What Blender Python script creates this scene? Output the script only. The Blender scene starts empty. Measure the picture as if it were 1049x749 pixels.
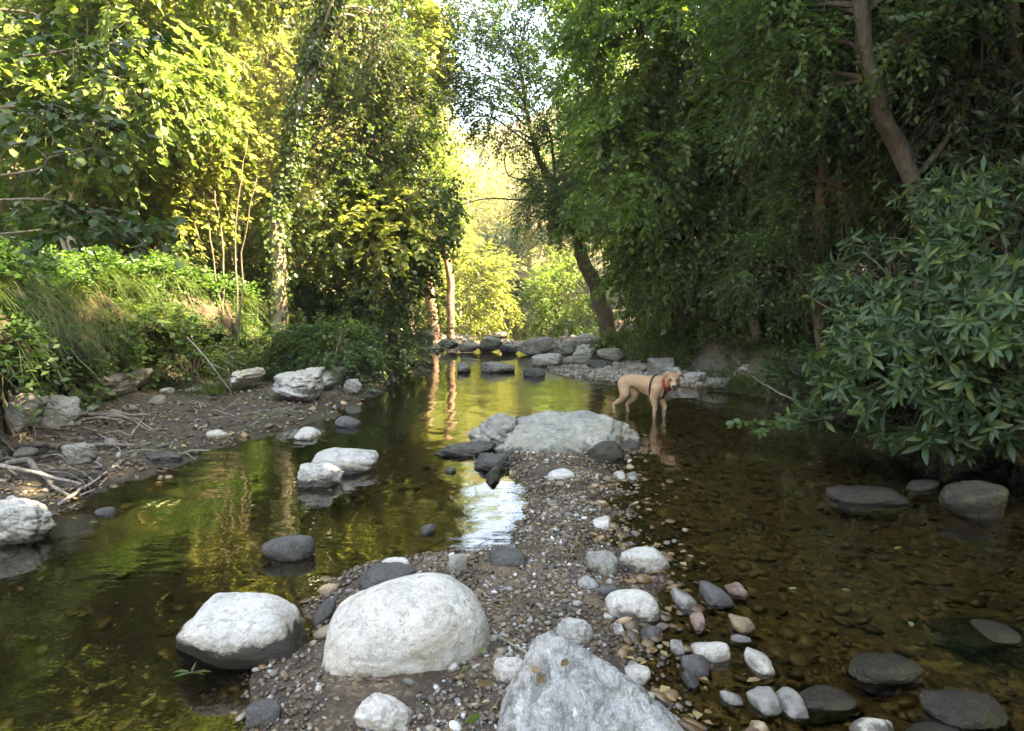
import bpy, bmesh, math, random
import numpy as np
from mathutils import Vector, Matrix, noise as mnoise

SC = bpy.context.scene
COL = SC.collection
R = math.radians

# ---------------------------------------------------------------- camera
W0, H0, FPX, HORIZ, CAMH = 1049.0, 749.0, 740.0, 308.0, 1.5
PITCH = math.atan((H0 / 2 - HORIZ) / FPX)
cam = bpy.data.cameras.new('camera')
cam.sensor_width = 36.0
cam.lens = FPX / W0 * 36.0
cam.clip_start = 0.05
cam.clip_end = 2000
co = bpy.data.objects.new('camera', cam)
COL.objects.link(co)
co.location = (0, 0, CAMH)
co.rotation_euler = (math.pi / 2 - PITCH, 0, 0)
SC.camera = co

# ---------------------------------------------------------------- sky, sun, exposure
SUN_AZ, SUN_EL = R(104), R(50)          # azimuth measured from +Y (view direction) towards +X
wd = bpy.data.worlds.new("World")
SC.world = wd
wd.use_nodes = True
wn = wd.node_tree
bg = wn.nodes['Background']
sky = wn.nodes.new('ShaderNodeTexSky')
sky.sky_type = 'NISHITA'
sky.sun_disc = False
sky.sun_elevation = SUN_EL
sky.sun_rotation = SUN_AZ
sky.air_density = 1.0
sky.dust_density = .6
sky.ozone_density = 3.0
wn.links.new(sky.outputs[0], bg.inputs[0])
bg.inputs[1].default_value = 0.15
sl = bpy.data.lights.new('sun', 'SUN')
sl.energy = 5.0
sl.angle = R(0.5)
sl.color = (1.0, 0.93, 0.80)
so = bpy.data.objects.new('sun', sl)
COL.objects.link(so)
sdir = Vector((math.sin(SUN_AZ) * math.cos(SUN_EL), math.cos(SUN_AZ) * math.cos(SUN_EL), math.sin(SUN_EL)))
so.location = sdir * 60
so.rotation_euler = sdir.to_track_quat('Z', 'Y').to_euler()
SC.view_settings.view_transform = 'Standard'
SC.view_settings.look = 'None'
SC.view_settings.gamma = 1.0
SC.view_settings.exposure = 3.8
SC.view_settings.use_white_balance = True
SC.view_settings.white_balance_temperature = 9300
SC.view_settings.white_balance_tint = 12
SC.render.engine = 'CYCLES'
SC.cycles.max_bounces = 7
SC.cycles.diffuse_bounces = 3
SC.cycles.glossy_bounces = 3
SC.cycles.transmission_bounces = 4
SC.cycles.transparent_max_bounces = 8
SC.cycles.caustics_reflective = False
SC.cycles.caustics_refractive = False
SC.cycles.use_denoising = True

rng = np.random.default_rng(7)
random.seed(7)

# ---------------------------------------------------------------- picking points on the ground from the measured photo
FW = np.array((0, math.cos(PITCH), -math.sin(PITCH)))
UP = np.array((0, math.sin(PITCH), math.cos(PITCH)))
def ray(px, py):
    return FW + np.array((1, 0, 0)) * ((px - W0 / 2) / FPX) + UP * (-(py - H0 / 2) / FPX)
def G(px, py, z=0.0):
    d = ray(px, py); t = (z - CAMH) / d[2]
    return np.array((0, 0, CAMH)) + d * t
def AT(px, py, Y):
    d = ray(px, py); t = Y / d[1]
    return np.array((0, 0, CAMH)) + d * t

# ---------------------------------------------------------------- noise
def _hash(ix, iy, iz, seed):
    h = (ix * 374761393 + iy * 668265263 + iz * 2147483647 + seed * 1274126177) & 0xFFFFFFFF
    h = ((h ^ (h >> 13)) * 1274126177) & 0xFFFFFFFF
    h = (h ^ (h >> 16)) & 0xFFFFFFFF
    return h / 4294967295.0
def vn(p, seed=0):
    p = np.asarray(p, float)
    i = np.floor(p).astype(np.int64); f = p - i
    f = f * f * (3 - 2 * f)
    r = 0
    for dx in (0, 1):
        for dy in (0, 1):
            for dz in (0, 1):
                w = (f[..., 0] if dx else 1 - f[..., 0]) * (f[..., 1] if dy else 1 - f[..., 1]) * (f[..., 2] if dz else 1 - f[..., 2])
                r = r + w * _hash(i[..., 0] + dx, i[..., 1] + dy, i[..., 2] + dz, seed)
    return r * 2 - 1
def fbm(p, oct=4, seed=0, gain=.5):
    p = np.asarray(p, float); r = 0; a = 1
    for k in range(oct):
        r = r + a * vn(p + 17.3 * k, seed + k); p = p * 2.03; a *= gain
    return r
def sm(a, b, x):
    t = np.clip((x - a) / (b - a), 0, 1)
    return t * t * (3 - 2 * t)

# ---------------------------------------------------------------- mesh building
class MB:
    def __init__(s):
        s.v = []; s.f = []; s.n = 0
    def add(s, V, F):
        V = np.asarray(V, float).reshape(-1, 3); F = np.asarray(F, np.int64)
        s.v.append(V); s.f.append(F + s.n); s.n += len(V)
    def data(s, name, mats, smooth=True):
        me = bpy.data.meshes.new(name)
        V = np.concatenate(s.v)
        me.vertices.add(len(V)); me.vertices.foreach_set('co', V.astype(np.float32).ravel())
        tot = np.concatenate([np.full(len(f), f.shape[1], np.int32) for f in s.f])
        loops = np.concatenate([f.ravel() for f in s.f]).astype(np.int32)
        st = np.zeros(len(tot), np.int32); st[1:] = np.cumsum(tot)[:-1]
        me.loops.add(len(loops)); me.loops.foreach_set('vertex_index', loops)
        me.polygons.add(len(tot)); me.polygons.foreach_set('loop_start', st); me.polygons.foreach_set('loop_total', tot)
        if smooth: me.polygons.foreach_set('use_smooth', np.ones(len(tot), bool))
        for m in (mats if isinstance(mats, (list, tuple)) else [mats]): me.materials.append(m)
        me.update(calc_edges=True)
        return me
    def build(s, name, mats, parent=None, smooth=True, loc=None):
        me = s.data(name, mats, smooth)
        if loc is not None:
            me.transform(Matrix.Translation(-Vector(loc)))
        o = bpy.data.objects.new(name, me); COL.objects.link(o)
        if loc is not None: o.location = loc
        if parent: o.parent = parent
        return o
def tag(o, label=None, cat=None, group=None, kind=None):
    if label: o['label'] = label
    if cat: o['category'] = cat
    if group: o['group'] = group
    if kind: o['kind'] = kind
    return o
def empty(name, loc, label, cat, group=None, rz=0):
    o = bpy.data.objects.new(name, None); COL.objects.link(o)
    o.location = loc; o.rotation_euler.z = rz; o.empty_display_size = .1
    return tag(o, label, cat, group)
def copy_tree(o, loc, rz, scale, label=None, group=None):
    c = o.copy(); COL.objects.link(c); c.location = loc; c.rotation_euler = (0, 0, rz); c.scale = scale if hasattr(scale, '__len__') else (scale,) * 3
    if label: c['label'] = label
    if group: c['group'] = group
    for ch in list(o.children):
        d = ch.copy(); COL.objects.link(d); d.parent = c
    return c

def catmull(P, per):
    P = np.asarray(P, float)
    Q = np.vstack([2 * P[0] - P[1], P, 2 * P[-1] - P[-2]]); out = []
    for i in range(1, len(Q) - 2):
        for k in range(per):
            t = k / per
            out.append(.5 * ((2 * Q[i]) + (-Q[i-1] + Q[i+1]) * t + (2*Q[i-1] - 5*Q[i] + 4*Q[i+1] - Q[i+2]) * t*t + (-Q[i-1] + 3*Q[i] - 3*Q[i+1] + Q[i+2]) * t**3))
    out.append(Q[-2]); return np.array(out)
def tube(mb, P, Rr, sides=8, rough=0.0, seed=0, cap=True):
    P = np.asarray(P, float); n = len(P); Rr = np.broadcast_to(np.asarray(Rr, float), (n,))
    T = np.gradient(P, axis=0); T /= np.linalg.norm(T, axis=1)[:, None] + 1e-9
    a = np.array((0.31, 0.95, 0.1)) if abs(T[0][2]) > .9 else np.array((0, 0, 1.0))
    U = np.zeros_like(P); u = np.cross(T[0], a); u /= np.linalg.norm(u)
    for i in range(n):
        u = u - T[i] * np.dot(u, T[i]); u /= np.linalg.norm(u) + 1e-9; U[i] = u
    Vv = np.cross(T, U)
    ang = np.linspace(0, 2 * np.pi, sides, endpoint=False)
    D = np.cos(ang)[None, :, None] * U[:, None, :] + np.sin(ang)[None, :, None] * Vv[:, None, :]
    rr = Rr[:, None] * np.ones(sides)[None, :]
    if rough: rr = rr * (1 + rough * fbm(P[:, None, :] * 3 / max(Rr.max(), .02) * .12 + D * 1.3, 3, seed))
    V = P[:, None, :] + D * rr[..., None]
    idx = np.arange(n * sides).reshape(n, sides)
    F = np.stack([idx[:-1, :], np.roll(idx[:-1], -1, 1), np.roll(idx[1:], -1, 1), idx[1:, :]], -1).reshape(-1, 4)
    V = V.reshape(-1, 3)
    mb.add(V, F)
    if cap:
        base = mb.n - len(V)
        for ring, rev in ((0, True), (n - 1, False)):
            c = P[ring] + (T[ring] * Rr[ring] * (.4 if ring else -.4))
            k = mb.n; mb.v.append(c[None, :]); mb.n += 1
            r_ = idx[ring] + base; nx = np.roll(r_, -1)
            mb.f.append(np.stack([nx, r_, np.full(sides, k)] if rev else [r_, nx, np.full(sides, k)], -1))
def wiggle(P, amp, seed, freq=1.5):
    P = np.asarray(P, float)
    q = P * freq
    d = np.stack([fbm(q + 11, 2, seed), fbm(q + 37, 2, seed + 5), fbm(q + 71, 2, seed + 9)], -1)
    return P + d * amp

# ---------------------------------------------------------------- materials
def newmat(name):
    m = bpy.data.materials.new(name); m.use_nodes = True; m.node_tree.nodes.clear(); return m
class N:
    def __init__(s, m): s.t = m.node_tree
    def n(s, typ, ins={}, **kw):
        x = s.t.nodes.new(typ)
        for k, v in kw.items(): setattr(x, k, v)
        for k, v in ins.items():
            if isinstance(v, bpy.types.NodeSocket): s.t.links.new(v, x.inputs[k])
            else: x.inputs[k].default_value = v
        return x
    def out(s, sh): o = s.t.nodes.new('ShaderNodeOutputMaterial'); s.t.links.new(sh, o.inputs[0]); return o
    def math(s, op, a, b=0.0, clamp=False): return s.n('ShaderNodeMath', {0: a, 1: b}, operation=op, use_clamp=clamp).outputs[0]
    def mix(s, f, a, b, bt='MIX'):
        x = s.t.nodes.new('ShaderNodeMix'); x.data_type = 'RGBA'; x.blend_type = bt
        for k, v in ((0, f), (6, a), (7, b)):
            if isinstance(v, bpy.types.NodeSocket): s.t.links.new(v, x.inputs[k])
            else: x.inputs[k].default_value = (v if k == 0 else (*v, 1)[:4])
        return x.outputs[2]
    def noise(s, vec, scale, det=4, rough=.55, dist=0): return s.n('ShaderNodeTexNoise', {'Vector': vec, 'Scale': scale, 'Detail': det, 'Roughness': rough, 'Distortion': dist}).outputs[0]
    def ramp(s, f, stops, interp='LINEAR'):
        x = s.t.nodes.new('ShaderNodeValToRGB'); s.t.links.new(f, x.inputs[0]); x.color_ramp.interpolation = interp
        e = x.color_ramp.elements
        while len(e) < len(stops): e.new(.5)
        for i, (p, c) in enumerate(stops):
            e[i].position = p; e[i].color = (*c, 1) if hasattr(c, '__len__') else (c, c, c, 1)
        return x.outputs[0]
    def map(s, f, a, b, c=0.0, d=1.0):
        return s.n('ShaderNodeMapRange', {0: f, 1: a, 2: b, 3: c, 4: d}).outputs[0]

def leaf_mat(name, cols, trans, tcol, rough=.45, spec=.3, clump=.8):
    m = newmat(name); k = N(m)
    g = k.n('ShaderNodeNewGeometry')
    tc = k.n('ShaderNodeTexCoord')
    c = k.ramp(g.outputs['Random Per Island'], [(i / (len(cols) - 1), cc) for i, cc in enumerate(cols)])
    nz = k.map(k.noise(tc.outputs['Object'], clump, 2), .3, .7, .65, 1.35)
    c = k.mix(1.0, c, k.n('ShaderNodeCombineColor', {0: nz, 1: nz, 2: nz}).outputs[0], 'MULTIPLY')
    p = k.n('ShaderNodeBsdfPrincipled', {'Base Color': c, 'Roughness': rough, 'Specular IOR Level': spec})
    tcn = k.mix(1.0, c, tcol, 'MULTIPLY')
    t = k.n('ShaderNodeBsdfTranslucent', {'Color': tcn})
    k.out(k.n('ShaderNodeMixShader', {0: trans, 1: p.outputs[0], 2: t.outputs[0]}).outputs[0])
    return m
# translucent colour = leaf colour times tcol (a leaf passes more yellow-green light than it reflects)
M = {}
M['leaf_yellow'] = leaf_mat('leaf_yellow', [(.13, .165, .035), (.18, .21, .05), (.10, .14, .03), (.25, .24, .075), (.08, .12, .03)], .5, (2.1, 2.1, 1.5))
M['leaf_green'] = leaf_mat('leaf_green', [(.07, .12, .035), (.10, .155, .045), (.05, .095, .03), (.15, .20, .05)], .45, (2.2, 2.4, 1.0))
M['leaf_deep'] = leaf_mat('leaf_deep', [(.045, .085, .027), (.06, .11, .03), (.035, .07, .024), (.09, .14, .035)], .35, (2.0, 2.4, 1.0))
M['leaf_ivy'] = leaf_mat('leaf_ivy', [(.05, .085, .025), (.075, .11, .03), (.04, .07, .02), (.14, .17, .04)], .3, (2.0, 2.2, 1.0), .28, .6)
M['leaf_grey'] = leaf_mat('leaf_grey', [(.035, .06, .034), (.055, .08, .048), (.03, .052, .03), (.065, .095, .055)], .22, (1.6, 2.2, 1.2), .38, .45)
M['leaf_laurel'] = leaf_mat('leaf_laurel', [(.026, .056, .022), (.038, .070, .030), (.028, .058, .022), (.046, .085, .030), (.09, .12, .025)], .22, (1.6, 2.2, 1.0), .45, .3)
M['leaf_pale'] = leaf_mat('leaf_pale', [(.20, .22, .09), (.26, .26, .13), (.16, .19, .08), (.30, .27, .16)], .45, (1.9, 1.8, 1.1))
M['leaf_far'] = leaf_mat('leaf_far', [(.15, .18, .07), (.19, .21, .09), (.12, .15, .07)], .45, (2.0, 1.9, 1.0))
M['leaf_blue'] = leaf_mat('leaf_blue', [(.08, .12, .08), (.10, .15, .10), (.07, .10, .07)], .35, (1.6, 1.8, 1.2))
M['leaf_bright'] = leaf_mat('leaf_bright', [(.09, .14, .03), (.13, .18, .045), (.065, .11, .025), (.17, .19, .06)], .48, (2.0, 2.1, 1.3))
M['leaf_dead'] = leaf_mat('leaf_dead', [(.16, .08, .03), (.25, .15, .06), (.10, .055, .03), (.30, .22, .09), (.12, .09, .05)], .1, (1.5, 1.2, .8), .6, .3, 2.0)
M['grass'] = leaf_mat('grass', [(.05, .095, .02), (.075, .125, .03), (.045, .085, .02), (.07, .11, .03), (.06, .10, .02), (.17, .15, .07)], .35, (2, 2, 1), .5, .3)

def bark_mat(name, c1, c2, scale=6):
    m = newmat(name); k = N(m)
    tc = k.n('ShaderNodeTexCoord'); mp = k.n('ShaderNodeMapping', {'Vector': tc.outputs['Object'], 'Scale': (1, 1, .28)})
    a = k.noise(mp.outputs[0], scale * 3, 6, .65, .6)
    b = k.noise(tc.outputs['Object'], scale * .5, 3)
    c = k.mix(k.map(a, .35, .65), c1, c2)
    c = k.mix(k.map(b, .5, .75, 0, .6), c, (.10, .11, .06))
    bp = k.n('ShaderNodeBump', {'Height': a, 'Strength': .9, 'Distance': .03})
    p = k.n('ShaderNodeBsdfPrincipled', {'Base Color': c, 'Roughness': .85, 'Normal': bp.outputs[0]})
    k.out(p.outputs[0]); return m
M['bark'] = bark_mat('bark', (.06, .045, .03), (.20, .15, .10))
M['bark_red'] = bark_mat('bark_red', (.12, .07, .045), (.36, .24, .16))
M['bark_mid'] = bark_mat('bark_mid', (.10, .075, .05), (.34, .26, .18))
M['bark_brown'] = bark_mat('bark_brown', (.028, .023, .018), (.095, .074, .056))
M['bark_pale'] = bark_mat('bark_pale', (.22, .18, .13), (.50, .44, .34), 4)
M['wood_grey'] = bark_mat('wood_grey', (.15, .125, .10), (.42, .38, .32), 8)
M['root'] = bark_mat('root', (.08, .065, .05), (.27, .23, .18), 5)

def rock_mat(name, cA, cB, wet=.05, crack=.35, scale=1.0, rough=.82, wetcol=.22, moss=0.0, strata=0.0):
    m = newmat(name); k = N(m)
    tc = k.n('ShaderNodeTexCoord'); O = tc.outputs['Object']
    g = k.n('ShaderNodeNewGeometry')
    big = k.noise(O, 3.5 * scale, 5, .6, .3)
    mid = k.noise(O, 18 * scale, 6, .7, .4)
    fine = k.noise(O, 90 * scale, 4, .7)
    if strata:
        mp = k.n('ShaderNodeMapping', {'Vector': O, 'Rotation': (R(20), R(-32), R(25)), 'Scale': (14 * scale, 7 * scale, 5 * scale)})
        st = k.noise(mp.outputs[0], 1.0, 6, .7, .8)
        big = k.math('ADD', k.math('MULTIPLY', big, 1 - strata), k.math('MULTIPLY', st, strata))
    c = k.mix(k.map(big, .35, .65), cA, cB)
    if strata:
        c = k.mix(k.map(st, .50, .60, 0, .75), c, tuple(x * .45 for x in cA)); c = k.mix(k.map(st, .42, .34, 0, .7), c, (.74, .73, .69))
    c = k.mix(k.map(mid, .5, .64, 0, .7), c, tuple(x * .5 for x in cA))
    c = k.mix(k.map(k.noise(O, 7 * scale, 8, .75, 1.5), .54, .62, 0, .5), c, tuple(x * y for x, y in zip(cA, (.62, .56, .46))))
    c = k.mix(k.map(k.noise(O, 40 * scale, 3, .6, .5), .64, .68, 0, .6), c, (.10, .09, .07))
    c = k.mix(k.map(fine, .46, .36, 0, .4), c, tuple(x * .6 for x in cA))
    c = k.mix(k.map(fine, .55, .75, 0, .45), c, tuple(min(.85, x * 1.3 + .03) for x in cB))
    vor = k.n('ShaderNodeTexVoronoi', {'Vector': k.mix(.12, O, k.n('ShaderNodeTexNoise', {'Vector': O, 'Scale': 6.0}).outputs[1]), 'Scale': 5 * scale}, feature='DISTANCE_TO_EDGE')
    cr = k.map(vor.outputs[0], 0, .025, 1, 0)
    cr = k.math('MULTIPLY', cr, k.map(k.noise(O, 4 * scale, 2), .5, .62))
    cr = k.math('MULTIPLY', cr, min(crack, .5))
    c = k.mix(k.math('MULTIPLY', cr, .8), c, (.05, .045, .035))
    c = k.mix(k.map(k.noise(O, 2.2 * scale, 6, .7, .5), .50, .64, 0, .6), c, tuple(x * y for x, y in zip(cB, (.66, .55, .41))))
    if moss:
        c = k.mix(k.map(k.noise(O, 5 * scale, 6, .7), .52, .66, 0, moss), c, (.09, .10, .03))
    # stain: the foot of a stone in the stream stays wet and dark
    sz = k.n('ShaderNodeSeparateXYZ', {0: g.outputs['Position']}).outputs[2]
    hz = k.math('ADD', sz, k.map(k.noise(g.outputs['Position'], 9, 4, .6), .3, .7, -.045, .045))
    wf = k.map(hz, wet - .008, wet + .012, 1, 0)
    c = k.mix(wf, c, k.mix(1.0, c, (wetcol, wetcol * .92, wetcol * .85), 'MULTIPLY'))
    c = k.mix(k.math('MULTIPLY', k.map(hz, wet + .01, wet + .06, .55, 0), k.map(wf, 0, 1, 1, 0)), c, k.mix(1.0, c, (.62, .54, .40), 'MULTIPLY'))
    ro = k.map(wf, 0, 1, rough, .32)
    h = k.math('ADD', k.math('MULTIPLY', mid, .7), k.math('MULTIPLY', fine, .22))
    h = k.math('SUBTRACT', h, k.math('MULTIPLY', cr, .4))
    if strata: h = k.math('ADD', h, k.math('MULTIPLY', st, 1.6))
    h = k.math('ADD', h, k.math('MULTIPLY', k.noise(O, 220 * scale, 3, .7), .12))
    bp = k.n('ShaderNodeBump', {'Height': h, 'Strength': 1.0, 'Distance': .030 / scale})
    p = k.n('ShaderNodeBsdfPrincipled', {'Base Color': c, 'Roughness': ro, 'Normal': bp.outputs[0], 'Specular IOR Level': .35})
    k.out(p.outputs[0]); return m
M['rock_white'] = rock_mat('rock_white', (.43, .40, .335), (.64, .61, .55), wet=.04, crack=0)
M['rock_wedge'] = rock_mat('rock_wedge', (.42, .40, .35), (.61, .585, .53), wet=.115, crack=0, wetcol=.13)
M['rock_schist'] = rock_mat('rock_schist', (.20, .20, .18), (.62, .61, .57), wet=-.1, crack=.1, strata=.5, scale=1.3)
M['rock_pale'] = rock_mat('rock_pale', (.34, .33, .29), (.54, .52, .47), wet=.035, crack=.6, moss=.15)
M['rock_slab'] = rock_mat('rock_slab', (.25, .24, .20), (.43, .42, .36), wet=.06, crack=.7, scale=.9, moss=.5)
M['rock_grey'] = rock_mat('rock_grey', (.18, .165, .14), (.38, .36, .31), wet=.04, crack=.7, moss=.25)
M['rock_dark'] = rock_mat('rock_dark', (.045, .042, .040), (.12, .112, .105), wet=.03, crack=.15, rough=.5, wetcol=.5, moss=.2)
M['rock_wet'] = rock_mat('rock_wet', (.028, .024, .017), (.085, .07, .045), wet=.11, crack=0, rough=.25, wetcol=.42, moss=.8)

def gravel_mat(name, cols, rough=.7):
    m = newmat(name); k = N(m)
    g = k.n('ShaderNodeNewGeometry')
    c = k.ramp(g.outputs['Random Per Island'], [(i / (len(cols) - 1), cc) for i, cc in enumerate(cols)])
    nz = k.noise(g.outputs['Position'], 140, 4, .7)
    c = k.mix(k.map(nz, .4, .7, 0, .5), c, k.mix(1.0, c, (.45, .43, .4), 'MULTIPLY'))
    sz = k.n('ShaderNodeSeparateXYZ', {0: g.outputs['Position']}).outputs[2]
    hz = k.math('ADD', sz, k.map(k.noise(g.outputs['Position'], 2.2, 5, .7), .35, .65, -.05, .05))
    wf = k.map(hz, .025, .05, 1, 0)
    c = k.mix(wf, c, k.mix(1.0, c, (.42, .35, .26), 'MULTIPLY'))
    ro = k.map(wf, 0, 1, rough, .3)
    bp = k.n('ShaderNodeBump', {'Height': nz, 'Strength': .4, 'Distance': .004})
    p = k.n('ShaderNodeBsdfPrincipled', {'Base Color': c, 'Roughness': ro, 'Normal': bp.outputs[0]})
    k.out(p.outputs[0]); return m
GC = [(.16, .105, .055), (.08, .06, .042), (.24, .17, .10), (.11, .075, .045), (.055, .048, .042), (.30, .25, .19), (.13, .095, .065), (.19, .14, .085), (.07, .052, .038), (.10, .072, .048), (.40, .37, .32), (.05, .04, .034), (.58, .56, .52)]
M['gravel'] = gravel_mat('gravel', GC)
M['gravel_beach'] = gravel_mat('gravel_beach', [(.40, .34, .28), (.26, .22, .18), (.14, .12, .10), (.48, .40, .34), (.32, .29, .25), (.20, .17, .14)])
M['gravel_bed'] = gravel_mat('gravel_bed', [(.30, .18, .08), (.16, .10, .05), (.42, .30, .16), (.22, .14, .07), (.12, .09, .06), (.34, .24, .14), (.20, .15, .09), (.50, .42, .30)])
M['gravel_mud'] = gravel_mat('gravel_mud', [(c[0] * .6, c[1] * .6, c[2] * .6) for c in GC])
for nm, c1, c2 in (('white', (.58, .56, .51), (.40, .38, .34)), ('grey', (.21, .205, .19), (.30, .29, .265)), ('dark', (.06, .056, .053), (.11, .104, .10)), ('tan', (.32, .24, .15), (.22, .16, .10)), ('pink', (.36, .24, .20), (.26, .18, .15))):
    M['pebble_' + nm] = rock_mat('pebble_' + nm, c2, c1, wet=.012, crack=0, scale=3, wetcol=.4, rough=.6)

# ---------------------------------------------------------------- terrain
def I(y, ys, vs): return np.interp(y, ys, vs)
def XL(y): return I(y, [0, 4.6, 5.2, 6.1, 7.1, 8.1, 9.9, 12.8, 18, 22, 30, 45, 60, 90], [-3.9, -3.4, -3.3, -3.25, -3.1, -2.7, -2.4, -2.2, -2.3, -2.2, -1.5, -1.5, -4, -20])
def BL(y): return I(y, [0, 4, 6, 7, 8, 10, 12, 14, 16, 20, 26, 45, 60, 90], [-5.4, -4.9, -4.6, -5.0, -5.5, -5.7, -5.1, -4.5, -4.0, -3.5, -3.5, -3.5, -6, -24])
def XR(y): return I(y, [0, 7, 9, 10.5, 11.5, 12.5, 13.3, 14, 15, 16.5, 18, 22, 26, 40, 60, 90], [5.0, 5.0, 4.7, 4.3, 3.9, 3.2, 2.0, 1.3, 1.0, 1.0, 1.7, 1.9, 2.2, 2.5, 1.0, -8])
def BR(y): return I(y, [0, 7, 9, 11, 13, 15, 18, 22, 30, 40, 60, 90], [5.4, 5.3, 5.0, 4.5, 3.8, 3.7, 3.6, 3.4, 3.4, 3.4, 2.5, -5])
BLx = ([0, 2.0, 2.5, 3.35, 3.9, 4.1, 4.25, 4.6, 5.5, 6.3, 6.85, 8.3, 9.0, 9.6], [-.95, -.95, -.93, -.95, -.9, -.7, .0, .16, .14, .0, -.1, -.2, -.1, .4])
BRx = ([0, 2.0, 2.5, 3.35, 3.95, 4.6, 5.5, 6.85, 8.3, 9.0, 9.6], [.3, .35, .42, .55, .78, .60, .78, 1.0, 1.0, .9, .45])
def bar_s(x, y):
    w = .13 * fbm(np.stack([x * 2.2, y * 2.2, 0 * x], -1), 3, 51)
    s = np.minimum(x - I(y, *BLx), I(y, *BRx) - x) + w
    return np.where(y > 9.3, s - (y - 9.3) * 1.5, s)
def H(x, y):
    x = np.asarray(x, float); y = np.asarray(y, float)
    P = np.stack([x, y, 0 * x], -1)
    n1 = fbm(P * .9, 4, 3); n2 = fbm(P * 5, 4, 9); n0 = fbm(P * .12, 3, 21)
    wob = .18 * fbm(P * 1.3, 3, 31)
    xl, bl, xr, br = XL(y) + wob, BL(y) + wob, XR(y) + wob, BR(y) + wob * 1.5
    # bed
    dl, dr = x - xl, xr - x
    dep = -(.16 + .16 * sm(1, -2.5, x) + .05 * n1) * sm(0, 1.1, np.minimum(dl, dr))
    dep = np.where((y > 9) & (y < 11.5), dep * (1 - .75 * sm(9, 9.6, y) * (1 - sm(10.2, 11.5, y)) * sm(-2.3, -1, x) * (1 - sm(2.6, 3.6, x))), dep)
    s = bar_s(x, y)
    bar = np.where(s > 0, .055 * (1 - np.exp(-s / .16)), np.where(x > .2, s * .075, s * .30))
    z = np.maximum(dep, bar)
    weir = np.exp(-((y - 24.3 - .4 * n1) / 1.3) ** 2) * (.25 + .14 * n1)
    z = z + np.where(y > 20, weir, 0)
    z = z + .012 * n2
    # left bank
    hl = I(y, [0, 6, 9, 14, 20, 30, 60], [1.2, 1.35, 1.5, 1.35, .8, .8, 1.2])
    tl = np.clip(-dl, 0, None); wl = np.maximum(xl - bl, .15)
    zl = np.clip(tl / wl, 0, 1) ** 1.1 * (.10 + .12 * wl / 2) + .02 * n2 + .03 * n1 * np.clip(tl, 0, 1)
    u = np.clip(bl - x, 0, None)
    zl = zl + (hl * sm(0, .35, u + .1 * n1 * (u > 0)) + .12 * np.clip(u, 0, 5) + .42 * np.clip(u - 4, 0, 60) + (.16 * n1 + .04 * n2) * sm(0, .8, u) + n0 * 2.0 * sm(8, 25, u))
    # right bank
    hr = I(y, [0, 9, 13, 16, 22, 30, 60], [.5, .5, .45, .55, .5, .6, 1.0])
    wr = np.maximum(br - xr, .15); tr = np.clip(-dr, 0, None)
    zr = np.clip(tr / wr, 0, 1) * (.05 + .04 * wr) + .015 * n2
    v = np.clip(x - br, 0, None)
    zr = zr + (hr * sm(0, .5, v + .1 * n1 * (v > 0)) + .14 * np.clip(v, 0, 5) + .40 * np.clip(v - 5, 0, 60) + (.12 * n1 + .07 * n2) * sm(0, .8, v) + n0 * 2.0 * sm(8, 25, v))
    z = np.where(dl < 0, zl, np.where(dr < 0, zr, z))
    z = z + .42 * np.clip(y - 62, 0, 80)
    z = z + .15 * np.clip(-4 - y, 0, 60)
    return z
def Hs(x, y): return float(H(np.array([x]), np.array([y]))[0])

def axis(parts):
    out = []
    for a, b, st in parts: out.append(np.arange(a, b, st))
    return np.concatenate(out + [[parts[-1][1]]])
gx = axis([(-160, -30, 6), (-30, -12, 1.2), (-12, -7, .3), (-7, -3, .09), (-3, 3, .055), (3, 6.5, .09), (6.5, 12, .3), (12, 30, 1.2), (30, 160, 6)])
gy = axis([(-60, -6, 5), (-6, 1.4, .5), (1.4, 6, .05), (6, 12, .07), (12, 20, .12), (20, 30, .2), (30, 64, .8), (64, 200, 6)])
XX, YY = np.meshgrid(gx, gy)
ZZ = H(XX, YY)
gm = newmat('ground'); k = N(gm)
g = k.n('ShaderNodeNewGeometry'); P_ = g.outputs['Position']
sp = k.n('ShaderNodeSeparateXYZ', {0: P_})
big = k.noise(P_, 1.2, 5, .6); mid = k.noise(P_, 9, 6, .7); fin = k.noise(P_, 60, 5, .75)
vo = k.n('ShaderNodeTexVoronoi', {'Vector': P_, 'Scale': 55.0, 'Randomness': 1.0})
vo2 = k.n('ShaderNodeTexVoronoi', {'Vector': P_, 'Scale': 17.0, 'Randomness': 1.0})
vr = k.n('ShaderNodeSeparateColor', {0: vo.outputs['Color']}).outputs[0]
vr2 = k.n('ShaderNodeSeparateColor', {0: vo2.outputs['Color']}).outputs[0]
peb = k.ramp(vr, [(0, (.07, .048, .028)), (.3, (.14, .095, .05)), (.6, (.10, .07, .04)), (.85, (.20, .145, .085)), (1, (.30, .24, .16))])
peb = k.mix(k.map(k.noise(P_, 2.6, 5, .7), .45, .6, 0, .85), peb, (.05, .034, .02))
peb = k.mix(1.0, peb, (.72, .68, .64), 'MULTIPLY')
peb = k.mix(k.map(k.noise(P_, 1.7, 4, .6), .52, .62, 0, .7), peb, k.mix(k.map(fin, .4, .6), (.11, .072, .038), (.22, .15, .085)))
bed = k.ramp(vr2, [(0, (.06, .035, .014)), (.35, (.15, .085, .03)), (.6, (.085, .055, .026)), (.82, (.22, .135, .055)), (1, (.34, .22, .10))])
bed = k.mix(k.map(big, .45, .68, 0, .7), bed, (.06, .045, .018))
silt = k.mix(k.map(mid, .4, .6), (.016, .015, .007), (.04, .034, .015))
lf = k.map(k.math('ADD', sp.outputs[0], k.math('MULTIPLY', big, 1.0)), .1, -1.0)
bed = k.mix(lf, bed, silt)
mud = k.mix(k.map(mid, .35, .65), (.03, .023, .016), (.085, .065, .045))
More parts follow.
